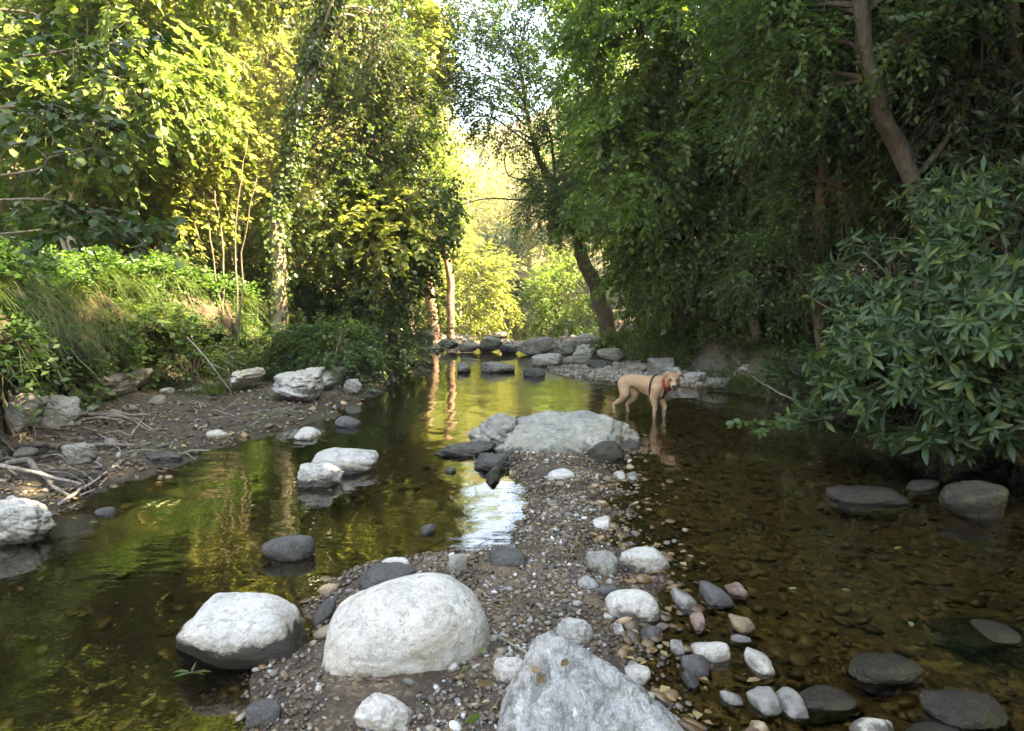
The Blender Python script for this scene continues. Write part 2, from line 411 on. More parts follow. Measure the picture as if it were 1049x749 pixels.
mud = k.mix(k.map(fin, .55, .7, 0, .5), mud, (.15, .12, .085))
mud = k.mix(k.map(big, .5, .62, 0, .7), mud, (.055, .06, .022))
litter = k.mix(k.map(mid, .35, .65), (.09, .065, .035), (.24, .19, .10))
litter = k.mix(k.map(big, .45, .65, 0, .7), litter, (.07, .10, .03))
zz = k.math('ADD', sp.outputs[2], k.map(mid, .3, .7, -.012, .012))
left = k.map(sp.outputs[0], -1.6, -2.2)
dry = k.mix(left, peb, mud)
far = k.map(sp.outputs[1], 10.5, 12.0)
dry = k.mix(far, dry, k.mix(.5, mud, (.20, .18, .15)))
c = k.mix(k.map(zz, -.015, .015), bed, k.mix(1.0, dry, (.5, .46, .42), 'MULTIPLY'))
c = k.mix(k.map(zz, .02, .05), c, dry)
c = k.mix(k.map(zz, .3, .6), c, k.mix(k.map(mid, .35, .65), (.03, .022, .014), (.11, .075, .045)))
c = k.mix(k.map(zz, 1.0, 1.6), c, litter)
hh = k.math('ADD', k.math('MULTIPLY', vo.outputs[0], -.6), k.math('ADD', mid, k.math('MULTIPLY', fin, .5)))
bp = k.n('ShaderNodeBump', {'Height': hh, 'Strength': .8, 'Distance': .025})
p = k.n('ShaderNodeBsdfPrincipled', {'Base Color': c, 'Roughness': k.map(zz, .0, .05, .45, .9), 'Normal': bp.outputs[0]})
k.out(p.outputs[0])
mb = MB()
nyy, nxx = XX.shape
idx = np.arange(nyy * nxx).reshape(nyy, nxx)
mb.add(np.stack([XX, YY, ZZ], -1).reshape(-1, 3), np.stack([idx[:-1, :-1], idx[:-1, 1:], idx[1:, 1:], idx[1:, :-1]], -1).reshape(-1, 4))
tag(mb.build('ground', gm), 'stream bed, gravel bar and earth banks', None, None, 'structure')

# earth lip overhanging the undercut left bank
em = newmat('earth'); k = N(em)
g = k.n('ShaderNodeNewGeometry'); P_ = g.outputs['Position']
a = k.noise(P_, 7, 6, .7); b_ = k.noise(P_, 30, 5, .7)
c = k.mix(k.map(a, .35, .65), (.035, .024, .015), (.15, .10, .06)); c = k.mix(k.map(b_, .5, .7, 0, .6), c, (.06, .045, .03))
c = k.mix(k.map(k.noise(P_, 2.5, 4), .55, .7, 0, .6), c, (.05, .06, .02))
bp = k.n('ShaderNodeBump', {'Height': k.math('ADD', a, k.math('MULTIPLY', b_, .4)), 'Strength': 1.0, 'Distance': .05})
k.out(k.n('ShaderNodeBsdfPrincipled', {'Base Color': c, 'Roughness': .95, 'Normal': bp.outputs[0]}).outputs[0])
def lip(name, ya, yb, fx, sgn, prof, label, seed):
    ys_ = np.arange(ya, yb, .05); m_ = MB(); prof = catmull(prof, 5)
    taper = sm(ya, ya + .6, ys_) * (1 - sm(yb - .6, yb, ys_))
    X0 = fx(ys_)
    top = H(X0 - sgn * .9, ys_)
    V = np.zeros((len(ys_), len(prof), 3))
    for j, (dx, dz) in enumerate(prof):
        V[:, j, 0] = X0 + sgn * (dx * taper + -.35 * (1 - taper)); V[:, j, 1] = ys_; V[:, j, 2] = top + dz
    nz_ = fbm(V * 2.2, 4, seed)
    V[..., 0] += sgn * .16 * nz_; V[..., 2] += .07 * fbm(V * 3 + 5, 4, seed + 3); V[..., 1] += .08 * fbm(V * 3 + 9, 3, seed + 5)
    idx_ = np.arange(len(ys_) * len(prof)).reshape(len(ys_), len(prof))
    m_.add(V.reshape(-1, 3), np.stack([idx_[:-1, :-1], idx_[:-1, 1:], idx_[1:, 1:], idx_[1:, :-1]], -1).reshape(-1, 4))
    LIPV.append(V)
    return tag(m_.build(name, em), label, None, None, 'structure')
LIPV = []
lip('earth_bank', 5.2, 14.5, lambda y: BL(y) + .18 * fbm(np.stack([XL(y), y, 0 * y], -1) * 1.3, 3, 31), 1, [(-1.4, -.25), (-.9, .0), (-.4, -.02), (-.02, -.14), (.22, -.36), (.36, -.62), (.34, -.82), (.08, -.95), (-.25, -1.08), (-.45, -1.25), (-.6, -1.6)], 'undercut earth bank', 61)

# water: one sheet, mirror-like at grazing view, clear brown-green where seen steeply
wm = newmat('water'); k = N(wm)
g = k.n('ShaderNodeNewGeometry')
mp = k.n('ShaderNodeMapping', {'Vector': g.outputs['Position'], 'Scale': (1.0, 1.0, 1.0)})
w1 = k.noise(mp.outputs[0], 1.6, 2, .5, .3)
w2 = k.noise(mp.outputs[0], 9.0, 2, .5, .2)
mp2 = k.n('ShaderNodeMapping', {'Vector': g.outputs['Position'], 'Rotation': (0, 0, R(35)), 'Scale': (2.0, 14.0, 1.0)})
w3 = k.noise(mp2.outputs[0], 1.6, 2, .5, .4)
calm = k.map(k.noise(mp.outputs[0], .55, 2), .42, .62, .15, 1.0)
hgt = k.math('ADD', k.math('MULTIPLY', w1, .014), k.math('ADD', k.math('MULTIPLY', w2, .0012), k.math('MULTIPLY', k.math('MULTIPLY', w3, .0016), calm)))
bp = k.n('ShaderNodeBump', {'Height': hgt, 'Strength': 1.0, 'Distance': 1.0})
fr = k.n('ShaderNodeFresnel', {'IOR': 1.46, 'Normal': bp.outputs[0]})
gl = k.n('ShaderNodeBsdfGlossy', {'Color': (1, 1, 1, 1), 'Roughness': .015, 'Normal': bp.outputs[0]})
tr = k.n('ShaderNodeBsdfTransparent', {'Color': (.62, .57, .38, 1)})
k.out(k.n('ShaderNodeMixShader', {0: fr.outputs[0], 1: tr.outputs[0], 2: gl.outputs[0]}).outputs[0])
mb = MB()
wx = np.linspace(-9, 9, 10); wy = np.linspace(-20, 90, 30)
A, B = np.meshgrid(wx, wy); idx = np.arange(A.size).reshape(A.shape)
A = A - np.interp(B, [45, 60, 90], [0, 4, 22])
mb.add(np.stack([A, B, A * 0], -1).reshape(-1, 3), np.stack([idx[:-1, :-1], idx[:-1, 1:], idx[1:, 1:], idx[1:, :-1]], -1).reshape(-1, 4))
tag(mb.build('water', wm), 'calm clear stream water reflecting the trees', None, None, 'structure')

# ---------------------------------------------------------------- rocks
def ico(n):
    bm = bmesh.new(); bmesh.ops.create_icosphere(bm, subdivisions=n, radius=1.0)
    V = np.array([v.co[:] for v in bm.verts]); F = np.array([[v.index for v in f.verts] for f in bm.faces]); bm.free()
    return V / np.linalg.norm(V, axis=1)[:, None], F
ICO = {n: ico(n) for n in (1, 2, 3, 4, 5, 6)}
def rockshape(D, planes, pw):
    """rounded convex body: smooth intersection of half spaces n.x < off"""
    s = 0
    for nx, ny, nz, off in planes:
        n = np.array((nx, ny, nz), float); n /= np.linalg.norm(n)
        s = s + np.clip(D @ n / off, 0, None) ** pw
    return s ** (-1 / pw)
def randplanes(rs, n=16, lo=.78, hi=1.05, flat=.0):
    out = [(1, 0, 0, 1), (-1, 0, 0, 1), (0, 1, 0, 1), (0, -1, 0, 1), (0, 0, 1, 1 - flat), (0, 0, -1, 1)]
    for _ in range(n):
        v = rs.normal(size=3); out.append((*v, rs.uniform(lo, hi)))
    return out
def rockverts(lv, dims, seed, planes=None, pw=9, rough=.06, strata=0, sdir=(.5, .1, .85), flat=0):
    rs = np.random.default_rng(seed)
    D, F = ICO[lv]
    if planes is None: planes = randplanes(rs, flat=flat)
    r = rockshape(D, planes, pw)
    V = D * r[:, None]
    Q = V * 1.6 + seed * 3.7
    V = V * (1 + rough * fbm(Q, 5, seed, .55))[:, None]
    rg = 1 - np.abs(fbm(Q * 1.5 + 9, 3, seed + 7, .5))
    V = V * (1 - max(rough - .045, 0) * 1.1 * np.clip(rg - .84, 0, 1) / .16)[:, None]
    V = V * (1 + .006 * fbm(Q * 9, 3, seed + 2, .6))[:, None]
    if strata:
        sd = np.array(sdir) / np.linalg.norm(sdir)
        t = V @ sd
        l = fbm(np.stack([t * 9, (V[:, 0] - V[:, 1]) * .7, V[:, 2] * .7], -1) + seed, 4, seed + 40, .6)
        V = V * (1 + strata * l)[:, None]
    return V * np.array(dims), F
def rock(x0, x1, yt, yb, mat, label, seed, ratio=.8, rz=0, lv=5, name='boulder', cat='boulder', zg=None, group=None, top=None, **kw):
    """a stone whose foot is at picture row yb and whose sides are at columns x0, x1"""
    xc = (x0 + x1) / 2
    z0 = 0.0 if zg is None else zg
    fr = G(xc, yb, z0)
    if zg is None:
        z0 = max(0.0, Hs(fr[0], fr[1])); fr = G(xc, yb, z0)
    Wd = (x1 - x0) / FPX * fr[1]
    for _ in range(3):
        Yc = fr[1] + ratio * Wd * .45; Wd = (x1 - x0) / FPX * Yc
    Dp = ratio * Wd
    th = math.atan2(CAMH - z0, Yc); A_ = (yb - yt) / FPX * math.hypot(Yc, CAMH - z0) * math.cos(th - math.atan((H0 / 2 - HORIZ) / FPX)) ** .5
    Dp = min(Dp, 2 * .44 * A_ / math.sin(th)); Yc = fr[1] + Dp * .46
    c = AT(xc, yb, Yc); sn = Dp / 2 * math.sin(th)
    h = math.sqrt(max((A_ - sn) ** 2 - sn ** 2, (.15 * A_) ** 2)) / math.cos(th)
    h *= .85 if name == 'stone' else 1
    hc_ = (.36 if name == 'stone' else .62) * Wd * math.cos(th)
    if h * math.cos(th) > hc_:
        h = hc_ / math.cos(th); sn = (A_ ** 2 - hc_ ** 2) / (2 * A_); Dp = 2 * sn / math.sin(th); Yc = fr[1] + Dp * .46; c = AT(xc, yb, Yc)
    if top is not None: h = top; Dp = ratio * Wd; Yc = fr[1] + Dp * .46; c = AT(xc, yb, Yc)
    hz = h * .62 + .02
    cz = z0 + h - hz
    sx = Wd / 2 * 1.02; sy = Dp / 2
    V, F = rockverts(lv, (1, 1, 1), seed, **kw)
    ex = np.abs(V).max(0)
    V = V / ex * np.array((sx, sy, hz))
    m = MB(); m.add(V, F)
    o = m.build(name, M[mat] if isinstance(mat, str) else mat)
    o.location = (c[0], Yc, cz); o.rotation_euler.z = rz
    return tag(o, label, cat, group)

# four foreground boulders
rock(333, 508, 591, 690, 'rock_white', 'big smooth whitish loaf-shaped boulder on the gravel bar', 11, ratio=.78, lv=6, rough=.035, pw=7, rz=R(0),
     planes=[(0, 0, 1, .95), (0, 0, -1, 1), (1, 0, 0, .97), (-1, 0, 0, 1.0), (0, 1, 0, 1), (0, -1, 0, 1), (1, 0, .7, .98), (-1, 0, 1.1, .86), (-.8, -.9, .6, .98), (.9, -.9, .1, .92), (.9, .8, .5, 1.0), (-.5, .8, .8, .86), (0, -.8, 1, .93)])
rock(160, 327, 618, 698, 'rock_wedge', 'pale wedge-shaped boulder with a dark wet underside standing in the water', 12, ratio=.62, lv=6, rough=.04, pw=16,
     planes=[(.03, -.16, 1, .74), (0, 0, -1, 1), (1, 0, .1, .93), (-1, 0, .45, .90), (0, 1, .1, 1), (0, -1, .25, .90), (-.55, -.3, .9, .84), (-.8, -.9, -.75, .62), (.75, -.9, -.2, .88), (.75, 0, .9, .92), (.1, -1, -.8, .70), (.2, -1, .5, .88)])
def front_rock():
    D, F = ICO[6]
    pl = [(0, .9, .5, .8), (-1, .15, .42, .80), (.93, .1, .62, .78), (.05, -.55, .9, .72), (-.75, -.75, .35, .92), (.8, -.75, .3, .98), (0, 0, -1, 1), (0, -1, 0, 1.15), (1, 0, -.1, 1.1), (.55, .5, .75, .72)]
    r = rockshape(D, pl, 22)
    V = D * r[:, None]
    V = V * (1 + .06 * fbm(V * 2 + 5, 6, 77, .62))[:, None]
    sd = np.array((.62, -.55, .20)); t = V @ sd + .25 * fbm(V * 1.5, 3, 5)
    l = fbm(np.stack([t * 11, V[:, 2] * 1.6, V[:, 1] * 1.2], -1), 4, 91, .6)
    V = V * (1 + .030 * l - .05 * np.clip(np.abs(l) * -6 + 1, 0, 1))[:, None]
    V = V * (1 + .012 * fbm(V * 14, 3, 12, .6))[:, None]
    V = V * np.array((.40, .40, .36))
    V[:, 0] += .10 * np.clip(-V[:, 2], 0, 1)
    m = MB(); m.add(V, F)
    o = m.build('boulder', M['rock_schist'])
    o.location = (.262, 2.33, -.035)
    return tag(o, 'large ridged pale grey schist boulder coming to a peak, nearest the camera', 'boulder')
FR = front_rock()
rock(363, 424, 714, 752, 'rock_white', 'small lumpy white rock on gravel below the big white boulder', 13, ratio=.7, lv=5, rough=.12, pw=12, strata=.03)
rock(504, 548, 676, 700, 'rock_white', 'little chalky white rock tucked against the left side of the peaked boulder', 14, ratio=.7, rough=.12, pw=14)
rock(567, 611, 631, 662, 'rock_pale', 'knobbly grey rock right behind the peaked boulder', 15, ratio=.8, rough=.13, pw=14)
rock(619, 678, 603, 637, 'rock_white', 'smooth whitish oval rock at the right waterline of the gravel bar', 16, ratio=.75, rough=.03, pw=5)
rock(633, 689, 564, 588, 'rock_white', 'flat pale rock with dark underside at the water edge above the oval rock', 17, ratio=.7, rough=.05, pw=10)
rock(600, 636, 566, 590, 'rock_grey', 'small brownish grey rock left of the flat pale rock', 18, ratio=.8, rough=.08)
rock(366, 428, 578, 606, 'rock_dark', 'low dark wet mound rock behind the big white boulder', 19, ratio=.8, rough=.08)
rock(387, 421, 571, 589, 'rock_white', 'white-topped stone sitting on the dark mound rock', 20, ratio=.6, rough=.06, zg=.05)
rock(456, 479, 568, 586, 'rock_grey', 'small round grey stone with a white tip behind the big white boulder', 21, rough=.06)
rock(500, 542, 562, 580, 'rock_dark', 'dark flat stone half in water below the sky reflection', 22, rough=.07)
rock(268, 329, 548, 575, 'rock_dark', 'dark grey smooth flat rock alone in open water left of the bar', 23, ratio=.7, rough=.04, pw=5)
rock(311, 387, 456, 486, 'rock_pale', 'long pale flat-topped rock in the water on the left of the pool', 24, ratio=.7, rough=.06, strata=.03)
rock(308, 353, 474, 499, 'rock_pale', 'broken angular grey rock just in front of the long pale flat rock', 25, ratio=.8, rough=.12, pw=16)
rock(-25, 61, 512, 560, 'rock_pale', 'cracked pale flat rock cut by the left picture edge', 26, ratio=.75, rough=.12, strata=.09, pw=16)
rock(268, 290, 617, 624, 'rock_dark', 'thin dark stone just behind the wedge boulder', 27)
rock(250, 290, 718, 745, 'rock_dark', 'small dark wet rock near the bottom edge below the wedge boulder', 28)
rock(322, 345, 614, 640, 'rock_dark', 'dark stone between the wedge boulder and the big white boulder', 127)
# middle slab and its neighbours
def slab():
    pl = [(.10, -.45, 1, .60), (-.55, .0, 1, .70), (-.2, .6, 1, .80), (.5, -.9, .8, .86), (1, 0, .1, .98), (-1, 0, .25, 1), (0, 1, .1, 1), (0, -1, .3, .95), (.75, -.6, .5, .83), (-.8, -.7, .6, .72), (.8, .7, .4, .9), (-.6, .8, .4, .85), (0, 0, -1, 1)]
    V, F = rockverts(6, (1, 1, 1), 31, planes=pl, pw=20, rough=.07, strata=.075, sdir=(-.38, -.42, .82))
    V = V * np.array((.88, .86, .42))
    m = MB(); m.add(V, F); o = m.build('boulder', M['rock_slab'])
    o.location = (.40, 7.55, -.02)
    return tag(o, 'big tilted grey slab with mossy cracks in the middle of the stream', 'boulder')
slab()
rock(487, 535, 425, 462, 'rock_grey', 'dark stepped rock forming the left toe of the big slab', 32, ratio=.9, rough=.12, strata=.12, pw=18)
rock(449, 507, 444, 468, 'rock_dark', 'low dark tongue of rock left of the big slab', 33, ratio=.9, rough=.10, strata=.12, pw=16, rz=R(-20), top=.09)
rock(484, 524, 458, 482, 'rock_dark', 'dark rock with a pale top patch at the foot of the big slab', 34, ratio=.9, rough=.10, strata=.08, pw=14, top=.11)
rock(497, 513, 478, 497, 'rock_wet', 'black pointed stone left of the gravel below the big slab', 35, ratio=.7, rough=.1, pw=14)
rock(600, 640, 452, 476, 'rock_wet', 'dark wet foot stone under the right end of the big slab', 36, ratio=.8, rough=.08)
rock(606, 627, 528, 543, 'pebble_white', 'white stone alone at the water edge right of the gravel bar', 37, lv=4, cat='stone', name='stone', rough=.04)
# submerged and wet rocks on the right
rock(961, 1031, 489, 532, 'rock_wet', 'rounded olive boulder in dark water under the right bush', 41, ratio=.7, rough=.06, pw=6, top=.21)
rock(845, 926, 486, 516, 'rock_wet', 'long low dark rock barely above the water under the bush', 42, ratio=.5, rough=.06, pw=6, top=.11)
rock(924, 962, 490, 503, 'rock_wet', 'little dark stone between the two rocks under the bush', 43, ratio=.6, rough=.07, top=.06)
rock(810, 880, 664, 730, 'rock_wet', 'dark wet rounded boulder, left one of the pair at lower right', 44, ratio=.8, rough=.08, pw=8, top=.022)
rock(862, 940, 657, 702, 'rock_wet', 'glossy dark boulder with a pale lichen patch at lower right', 45, ratio=.7, rough=.09, pw=10, top=.06)
rock(948, 1034, 686, 748, 'rock_wet', 'glossy dark boulder near the lower right corner', 46, ratio=.7, rough=.09, pw=10, top=.065)
rock(922, 1002, 728, 775, 'rock_wet', 'dark wet rock cut by the bottom edge at lower right', 47, ratio=.7, rough=.05, top=.05)
rock(870, 916, 736, 758, 'rock_white', 'pale flat stone cut by the bottom edge at lower right', 48, ratio=.6, rough=.04, lv=4)
rock(965, 1060, 560, 660, 'rock_wet', 'broad sunken dark rock under water at the right edge', 49, ratio=.8, rough=.04, pw=6, top=.004)
# stones right of the bar (hand placed from the photograph)
ST = [(690, 713, 603, 627, 'grey', 'pale grey rounded stone in shallow water right of the oval rock'),
      (715, 748, 597, 622, 'dark', 'dark blue-grey rounded stone beside a pink pebble'),
      (744, 762, 597, 611, 'pink', 'small pinkish stone touching the dark blue-grey stone'),
      (706, 723, 628, 646, 'pink', 'pale pinkish stone in the shallows below the grey stone'),
      (709, 748, 656, 680, 'white', 'long bright white flat stone in the shallows'),
      (762, 790, 662, 691, 'white', 'pale stone speckled with dark pits in the shallows'),
      (697, 729, 668, 693, 'dark', 'round dark stone below the long white stone'),
      (744, 768, 648, 658, 'grey', 'small flat grey stone above the speckled pale stone'),
      (685, 702, 655, 672, 'grey', 'grey stone left of the long white stone'),
      (637, 665, 677, 700, 'white', 'round pale stone in the dark puddle right of the peaked boulder'),
      (765, 798, 705, 732, 'grey', 'grey olive stone near the bottom edge, left of a pair'),
      (794, 822, 707, 737, 'grey', 'grey olive stone near the bottom edge, right of a pair'),
      (748, 775, 632, 648, 'tan', 'submerged tan stone right of the white flat stone'),
      (700, 716, 690, 706, 'dark', 'small dark stone below the round dark stone'),
      (738, 760, 708, 722, 'grey', 'small pale tan stone left of the olive pair'),
      (616, 634, 620, 634, 'white', 'small square white stone left of the oval rock'),
      (627, 641, 637, 650, 'white', 'small white stone below the oval rock'),
      (655, 680, 640, 656, 'dark', 'dark stone below the oval rock in the puddle'),
      (590, 612, 590, 604, 'grey', 'grey stone behind the knobbly rock on the gravel'),
      (608, 632, 598, 610, 'dark', 'dark stone just left of the oval rock top'),
      (560, 590, 478, 492, 'white', 'pale stone on the gravel below the big slab'),
      (628, 642, 482, 492, 'white', 'round pale stone at the right end of the gravel below the slab'),
      (640, 655, 482, 492, 'grey', 'round grey stone right of the gravel below the slab'),
      (305, 328, 438, 451, 'white', 'small white stone in water near the left shore'),
      (211, 231, 440, 451, 'white', 'small white stone on the green mud of the left shore'),
      (340, 371, 424, 438, 'dark', 'dark flat stone in water off the left shore'),
      (98, 121, 518, 528, 'dark', 'round dark stone in water beside the cracked pale rock'),
      (430, 446, 536, 547, 'dark', 'small dark stone in the sky reflection'),
      (456, 468, 478, 484, 'dark', 'tiny dark stone in the pool left of the pointed black stone')]
for i, (a, b, c_, d_, mt, lb) in enumerate(ST):
    rock(a, b, c_, d_, 'pebble_' + mt, lb, 300 + i, ratio=.85, rough=.085, pw=11, lv=4, name='stone', cat='stone', rz=0)
# left shore rocks
LS = [(92, 134, 377, 414, 'rock_grey', 'squarish grey boulder at the foot of the left bank', .9, .25, 12),
      (244, 264, 375, 394, 'rock_pale', 'round pale rock stuck in the dark undercut of the left bank', .9, .3, 8),
      (287, 332, 375, 410, 'rock_pale', 'lumpy pale rock with dark hollows at the left shore', .8, .12, 12),
      (326, 353, 374, 398, 'rock_pale', 'flat pale rock right of the lumpy one at the left shore', .8, .12, 12),
      (352, 372, 388, 400, 'rock_grey', 'small grey rock on the left shore beyond the lumpy pale rocks', .8, .1, 10),
      (66, 98, 452, 470, 'rock_grey', 'low grey rock among the exposed roots', .8, .25, 10),
      (10, 50, 400, 428, 'rock_grey', 'brownish rock under the earth overhang above the roots', .8, .5, 10),
      (45, 85, 405, 432, 'rock_grey', 'grey rock beside the roots, left of the squarish boulder', .8, .45, 10),
      (395, 420, 366, 378, 'rock_grey', 'dull grey rock on the left shore bend', .8, .1, 10),
      (425, 446, 338, 353, 'rock_grey', 'dark grey rock under the shrubs at the far left bend', .8, .3, 9),
      (416, 440, 356, 366, 'rock_grey', 'flat grey rock at the far left shore', .8, .08, 9),
      (146, 190, 462, 476, 'rock_dark', 'dark flat rock at the waterline of the left mud shore', .7, .0, 8)]
for i, (a, b, c_, d_, mt, lb, rt, zg, pw) in enumerate(LS):
    rock(a, b, c_, d_, mt, lb, 400 + i, ratio=rt, zg=zg, rough=.13, strata=.05, pw=pw + 5)
# far rocks: pool stones and the rock weir
FRK = [(468, 483, 371, 382, 'rock_grey', 'small dark stone standing in the far pool, leftmost of three', .0, .8),
       (490, 528, 370, 382, 'rock_grey', 'long low flat rock in the middle of the far pool', .0, .8),
       (536, 559, 376, 386, 'rock_dark', 'dark low rock in the far pool right of the long flat one', .0, .9),
       (544, 576, 361, 376, 'rock_pale', 'pale sloping slab in front of the rock weir', .0, .9),
       (490, 515, 344, 357, 'rock_grey', 'rounded grey boulder at the left end of the rock weir', .12, .8),
       (530, 573, 343, 361, 'rock_grey', 'largest grey boulder of the rock weir', .1, .8),
       (512, 533, 352, 361, 'rock_dark', 'small dark rock in the gap of the weir', .05, .9),
       (470, 492, 350, 358, 'rock_grey', 'flat grey rock left of the weir boulders', .1, .9),
       (566, 592, 349, 362, 'rock_grey', 'grey boulder right of the largest weir boulder', .15, .8),
       (590, 616, 340, 352, 'rock_pale', 'pale rock near the foot of the leaning trunk', .4, .8),
       (586, 622, 353, 366, 'rock_pale', 'flat pale rock on the right of the weir', .15, .9),
       (612, 640, 356, 368, 'rock_grey', 'grey rock on the far right shore, left of the ferns', .2, .9),
       (574, 606, 364, 374, 'rock_grey', 'low dark grey rock at the right rim of the far pool', .05, .9),
       (600, 628, 368, 378, 'rock_dark', 'dark low rock by the pebble beach', .05, .9),
       (448, 470, 346, 355, 'rock_grey', 'brownish rock on the gravel spit at far left', .15, .9),
       (662, 692, 366, 382, 'rock_grey', 'grey angular rock behind the dog', .12, .8),
       (684, 700, 374, 386, 'rock_pale', 'rounded pale rock right behind the dog head', .1, .8),
       (694, 722, 380, 391, 'rock_pale', 'long pale rock on the right shore next to the dog', .08, .6),
       (722, 750, 386, 396, 'rock_grey', 'flat grey rock below the grassy right bank', .08, .8),
       (640, 664, 372, 380, 'rock_grey', 'small grey rock on the pebble beach above the dog back', .12, .8),
       (500, 520, 340, 346, 'rock_pale', 'small pale rock beyond the weir', .0, .8)]
for i, (a, b, c_, d_, mt, lb, zg, rt) in enumerate(FRK):
    rock(a, b, c_, d_, mt, lb, 500 + i, ratio=rt, zg=zg, rough=.09, strata=.03, pw=11)

# weir and shore rubble: medium rocks, copies sharing a few shapes
proto_rocks = []
for i in range(7):
    V, F = rockverts(3, (1, .8, .55), 700 + i, rough=.10, pw=11)
    for mt in ('rock_grey', 'rock_pale'):
        m = MB(); m.add(V, F); proto_rocks.append(m.data('rubble_rock', M[mt]))
def scatter_rock(x, y, s, label, group, cat='rock', name='rubble_rock', me=None, sink=.2):
    me = me or random.choice(proto_rocks)
    o = bpy.data.objects.new(name, me); COL.objects.link(o)
    o.location = (x, y, max(Hs(x, y), -.05) + s * sink); o.scale = (s, s * random.uniform(.7, 1.1), s * random.uniform(.6, 1))
    o.rotation_euler = (random.uniform(-.25, .25), random.uniform(-.25, .25), random.uniform(0, 6.28))
    return tag(o, label, cat, group)
for _ in range(20):
    y = random.gauss(24.8, 2.0); x = random.uniform(-2.6, 3.6)
    scatter_rock(x, y, random.uniform(.06, .19), 'grey rubble rock in the low rock weir across the far pool', 'rubble rocks of the weir')
for _ in range(45):
    y = random.uniform(15, 22.5); x = float(XR(y)) + random.uniform(-.05, 1.6)
    scatter_rock(x, y, random.uniform(.06, .2), 'grey rubble rock on the far right shore above the beach', 'rubble rocks on the right shore')
for _ in range(45):
    y = random.uniform(11, 22.5); x = float(XL(y)) - random.uniform(-.1, 1.3)
    scatter_rock(x, y, random.uniform(.05, .17), 'grey rubble rock along the left shore below the shrubs', 'rubble rocks on the left shore')
for _ in range(34):
    y = random.uniform(6, 12.5); x = float(BL(y)) + random.uniform(.1, 1.1)
    scatter_rock(x, y, random.uniform(.03, .13), 'dull rock at the foot of the earth bank on the left', 'rocks below the earth bank')

# gravel: loose small stones, uncountable
def stones(n, xs, ys, sizes, lv, accept, zoff=.25, flat=(.45, .8)):
    D, F = ICO[lv]
    s_ = sizes
    q = rng.normal(size=(n, 4)); q /= np.linalg.norm(q, axis=1)[:, None]
    w, x, y, z = q.T
    z3 = H(xs, ys)
    ok = accept(xs, ys, z3)
    yaw = rng.uniform(0, 6.28, n); tilt = rng.normal(0, .25, (n, 2))
    V = D[None] * (1 + .22 * rng.normal(size=(n, len(D), 1)).clip(-1.4, 1.4) * (.8 if lv == 1 else .25))
    sc = np.stack([s_, s_ * rng.uniform(.6, 1, n), s_ * rng.uniform(*flat, n)], -1)
    V = V * sc[:, None, :]
    V[..., 2] += V[..., 0] * tilt[:, 0:1] + V[..., 1] * tilt[:, 1:2]
    cy, sy = np.cos(yaw)[:, None], np.sin(yaw)[:, None]
    vx = V[..., 0] * cy - V[..., 1] * sy; vy = V[..., 0] * sy + V[..., 1] * cy
    V = np.stack([vx + xs[:, None], vy + ys[:, None], V[..., 2] + (z3 + s_ * zoff)[:, None]], -1)[ok]
    m = len(V)
    FF = (F[None] + (np.arange(m) * len(D))[:, None, None]).reshape(-1, 3)
    return V.reshape(-1, 3), FF
gmb = MB()
def barpts(n, margin=.25):
    ys = 2.0 + 7.2 * rng.random(n) ** 1.6
    l = I(ys, *BLx) - margin; r = I(ys, *BRx) + margin
    return l + (r - l) * rng.random(n), ys
n = 26000; xs, ys = barpts(n)
keep = lambda x, y, z: (z > -.09) & (fbm(np.stack([x * 2.6, y * 2.6, 0 * x], -1), 3, 66) > -.25 + .5 * (rng.random(len(x)) - .5))
gmb.add(*stones(n, xs, ys, .003 + .010 * rng.random(n) ** 2.6 * (1 + ys / 6), 1, keep))
n = 2600; xs, ys = barpts(n, .5)
gmb.add(*stones(n, xs, ys, .010 + .014 * rng.random(n) ** 1.6, 2, keep))
tag(gmb.build('gravel', M['gravel']), 'fine mixed gravel covering the bar between the boulders', 'gravel', None, 'stuff')
gmb = MB()
n = 5200; ys = 2.2 + 9 * rng.random(n) ** 1.3; xs = rng.uniform(.3, 5.2, n)
gmb.add(*stones(n, xs, ys, .012 + .045 * rng.random(n) ** 2.4, 2, lambda x, y, z: (z < .02) & (z > -.5), .15, (.3, .6)))
n = 800; ys = 2.2 + 9 * rng.random(n); xs = rng.uniform(-3.3, -.5, n)
gmb.add(*stones(n, xs, ys, .015 + .05 * rng.random(n) ** 2.4, 2, lambda x, y, z: (z < .02) & (z > -.6), .15, (.3, .6)))
tag(gmb.build('bed_pebbles', M['gravel_bed']), 'brown stones covering the stream bed under the water', 'gravel', None, 'stuff')
gmb = MB()
n = 4500; ys = rng.uniform(12.3, 16.5, n); xs = XR(ys) + rng.uniform(-.2, 1.9, n)
gmb.add(*stones(n, xs, ys, .015 + .04 * rng.random(n) ** 1.6, 1, lambda x, y, z: (z > -.05) & (z < .4)))
n = 2500; ys = rng.uniform(20, 26, n); xs = rng.uniform(-3.2, 3.6, n)
gmb.add(*stones(n, xs, ys, .02 + .06 * rng.random(n) ** 1.6, 1, lambda x, y, z: (z > -.08) & (z < .5)))
tag(gmb.build('shore_gravel', M['gravel_beach']), 'coarse gravel on the pebble beach and the far weir', 'gravel', None, 'stuff')
gmb = MB()
n = 3500; ys = 5 + 15 * rng.random(n) ** 1.4; xs = XL(ys) - rng.random(n) * 2.2
gmb.add(*stones(n, xs, ys, .008 + .035 * rng.random(n) ** 2.2, 1, lambda x, y, z: (z > -.05) & (z < .5)))
tag(gmb.build('mud_gravel', M['gravel_mud']), 'dark stones and grit on the muddy left shore', 'gravel', None, 'stuff')

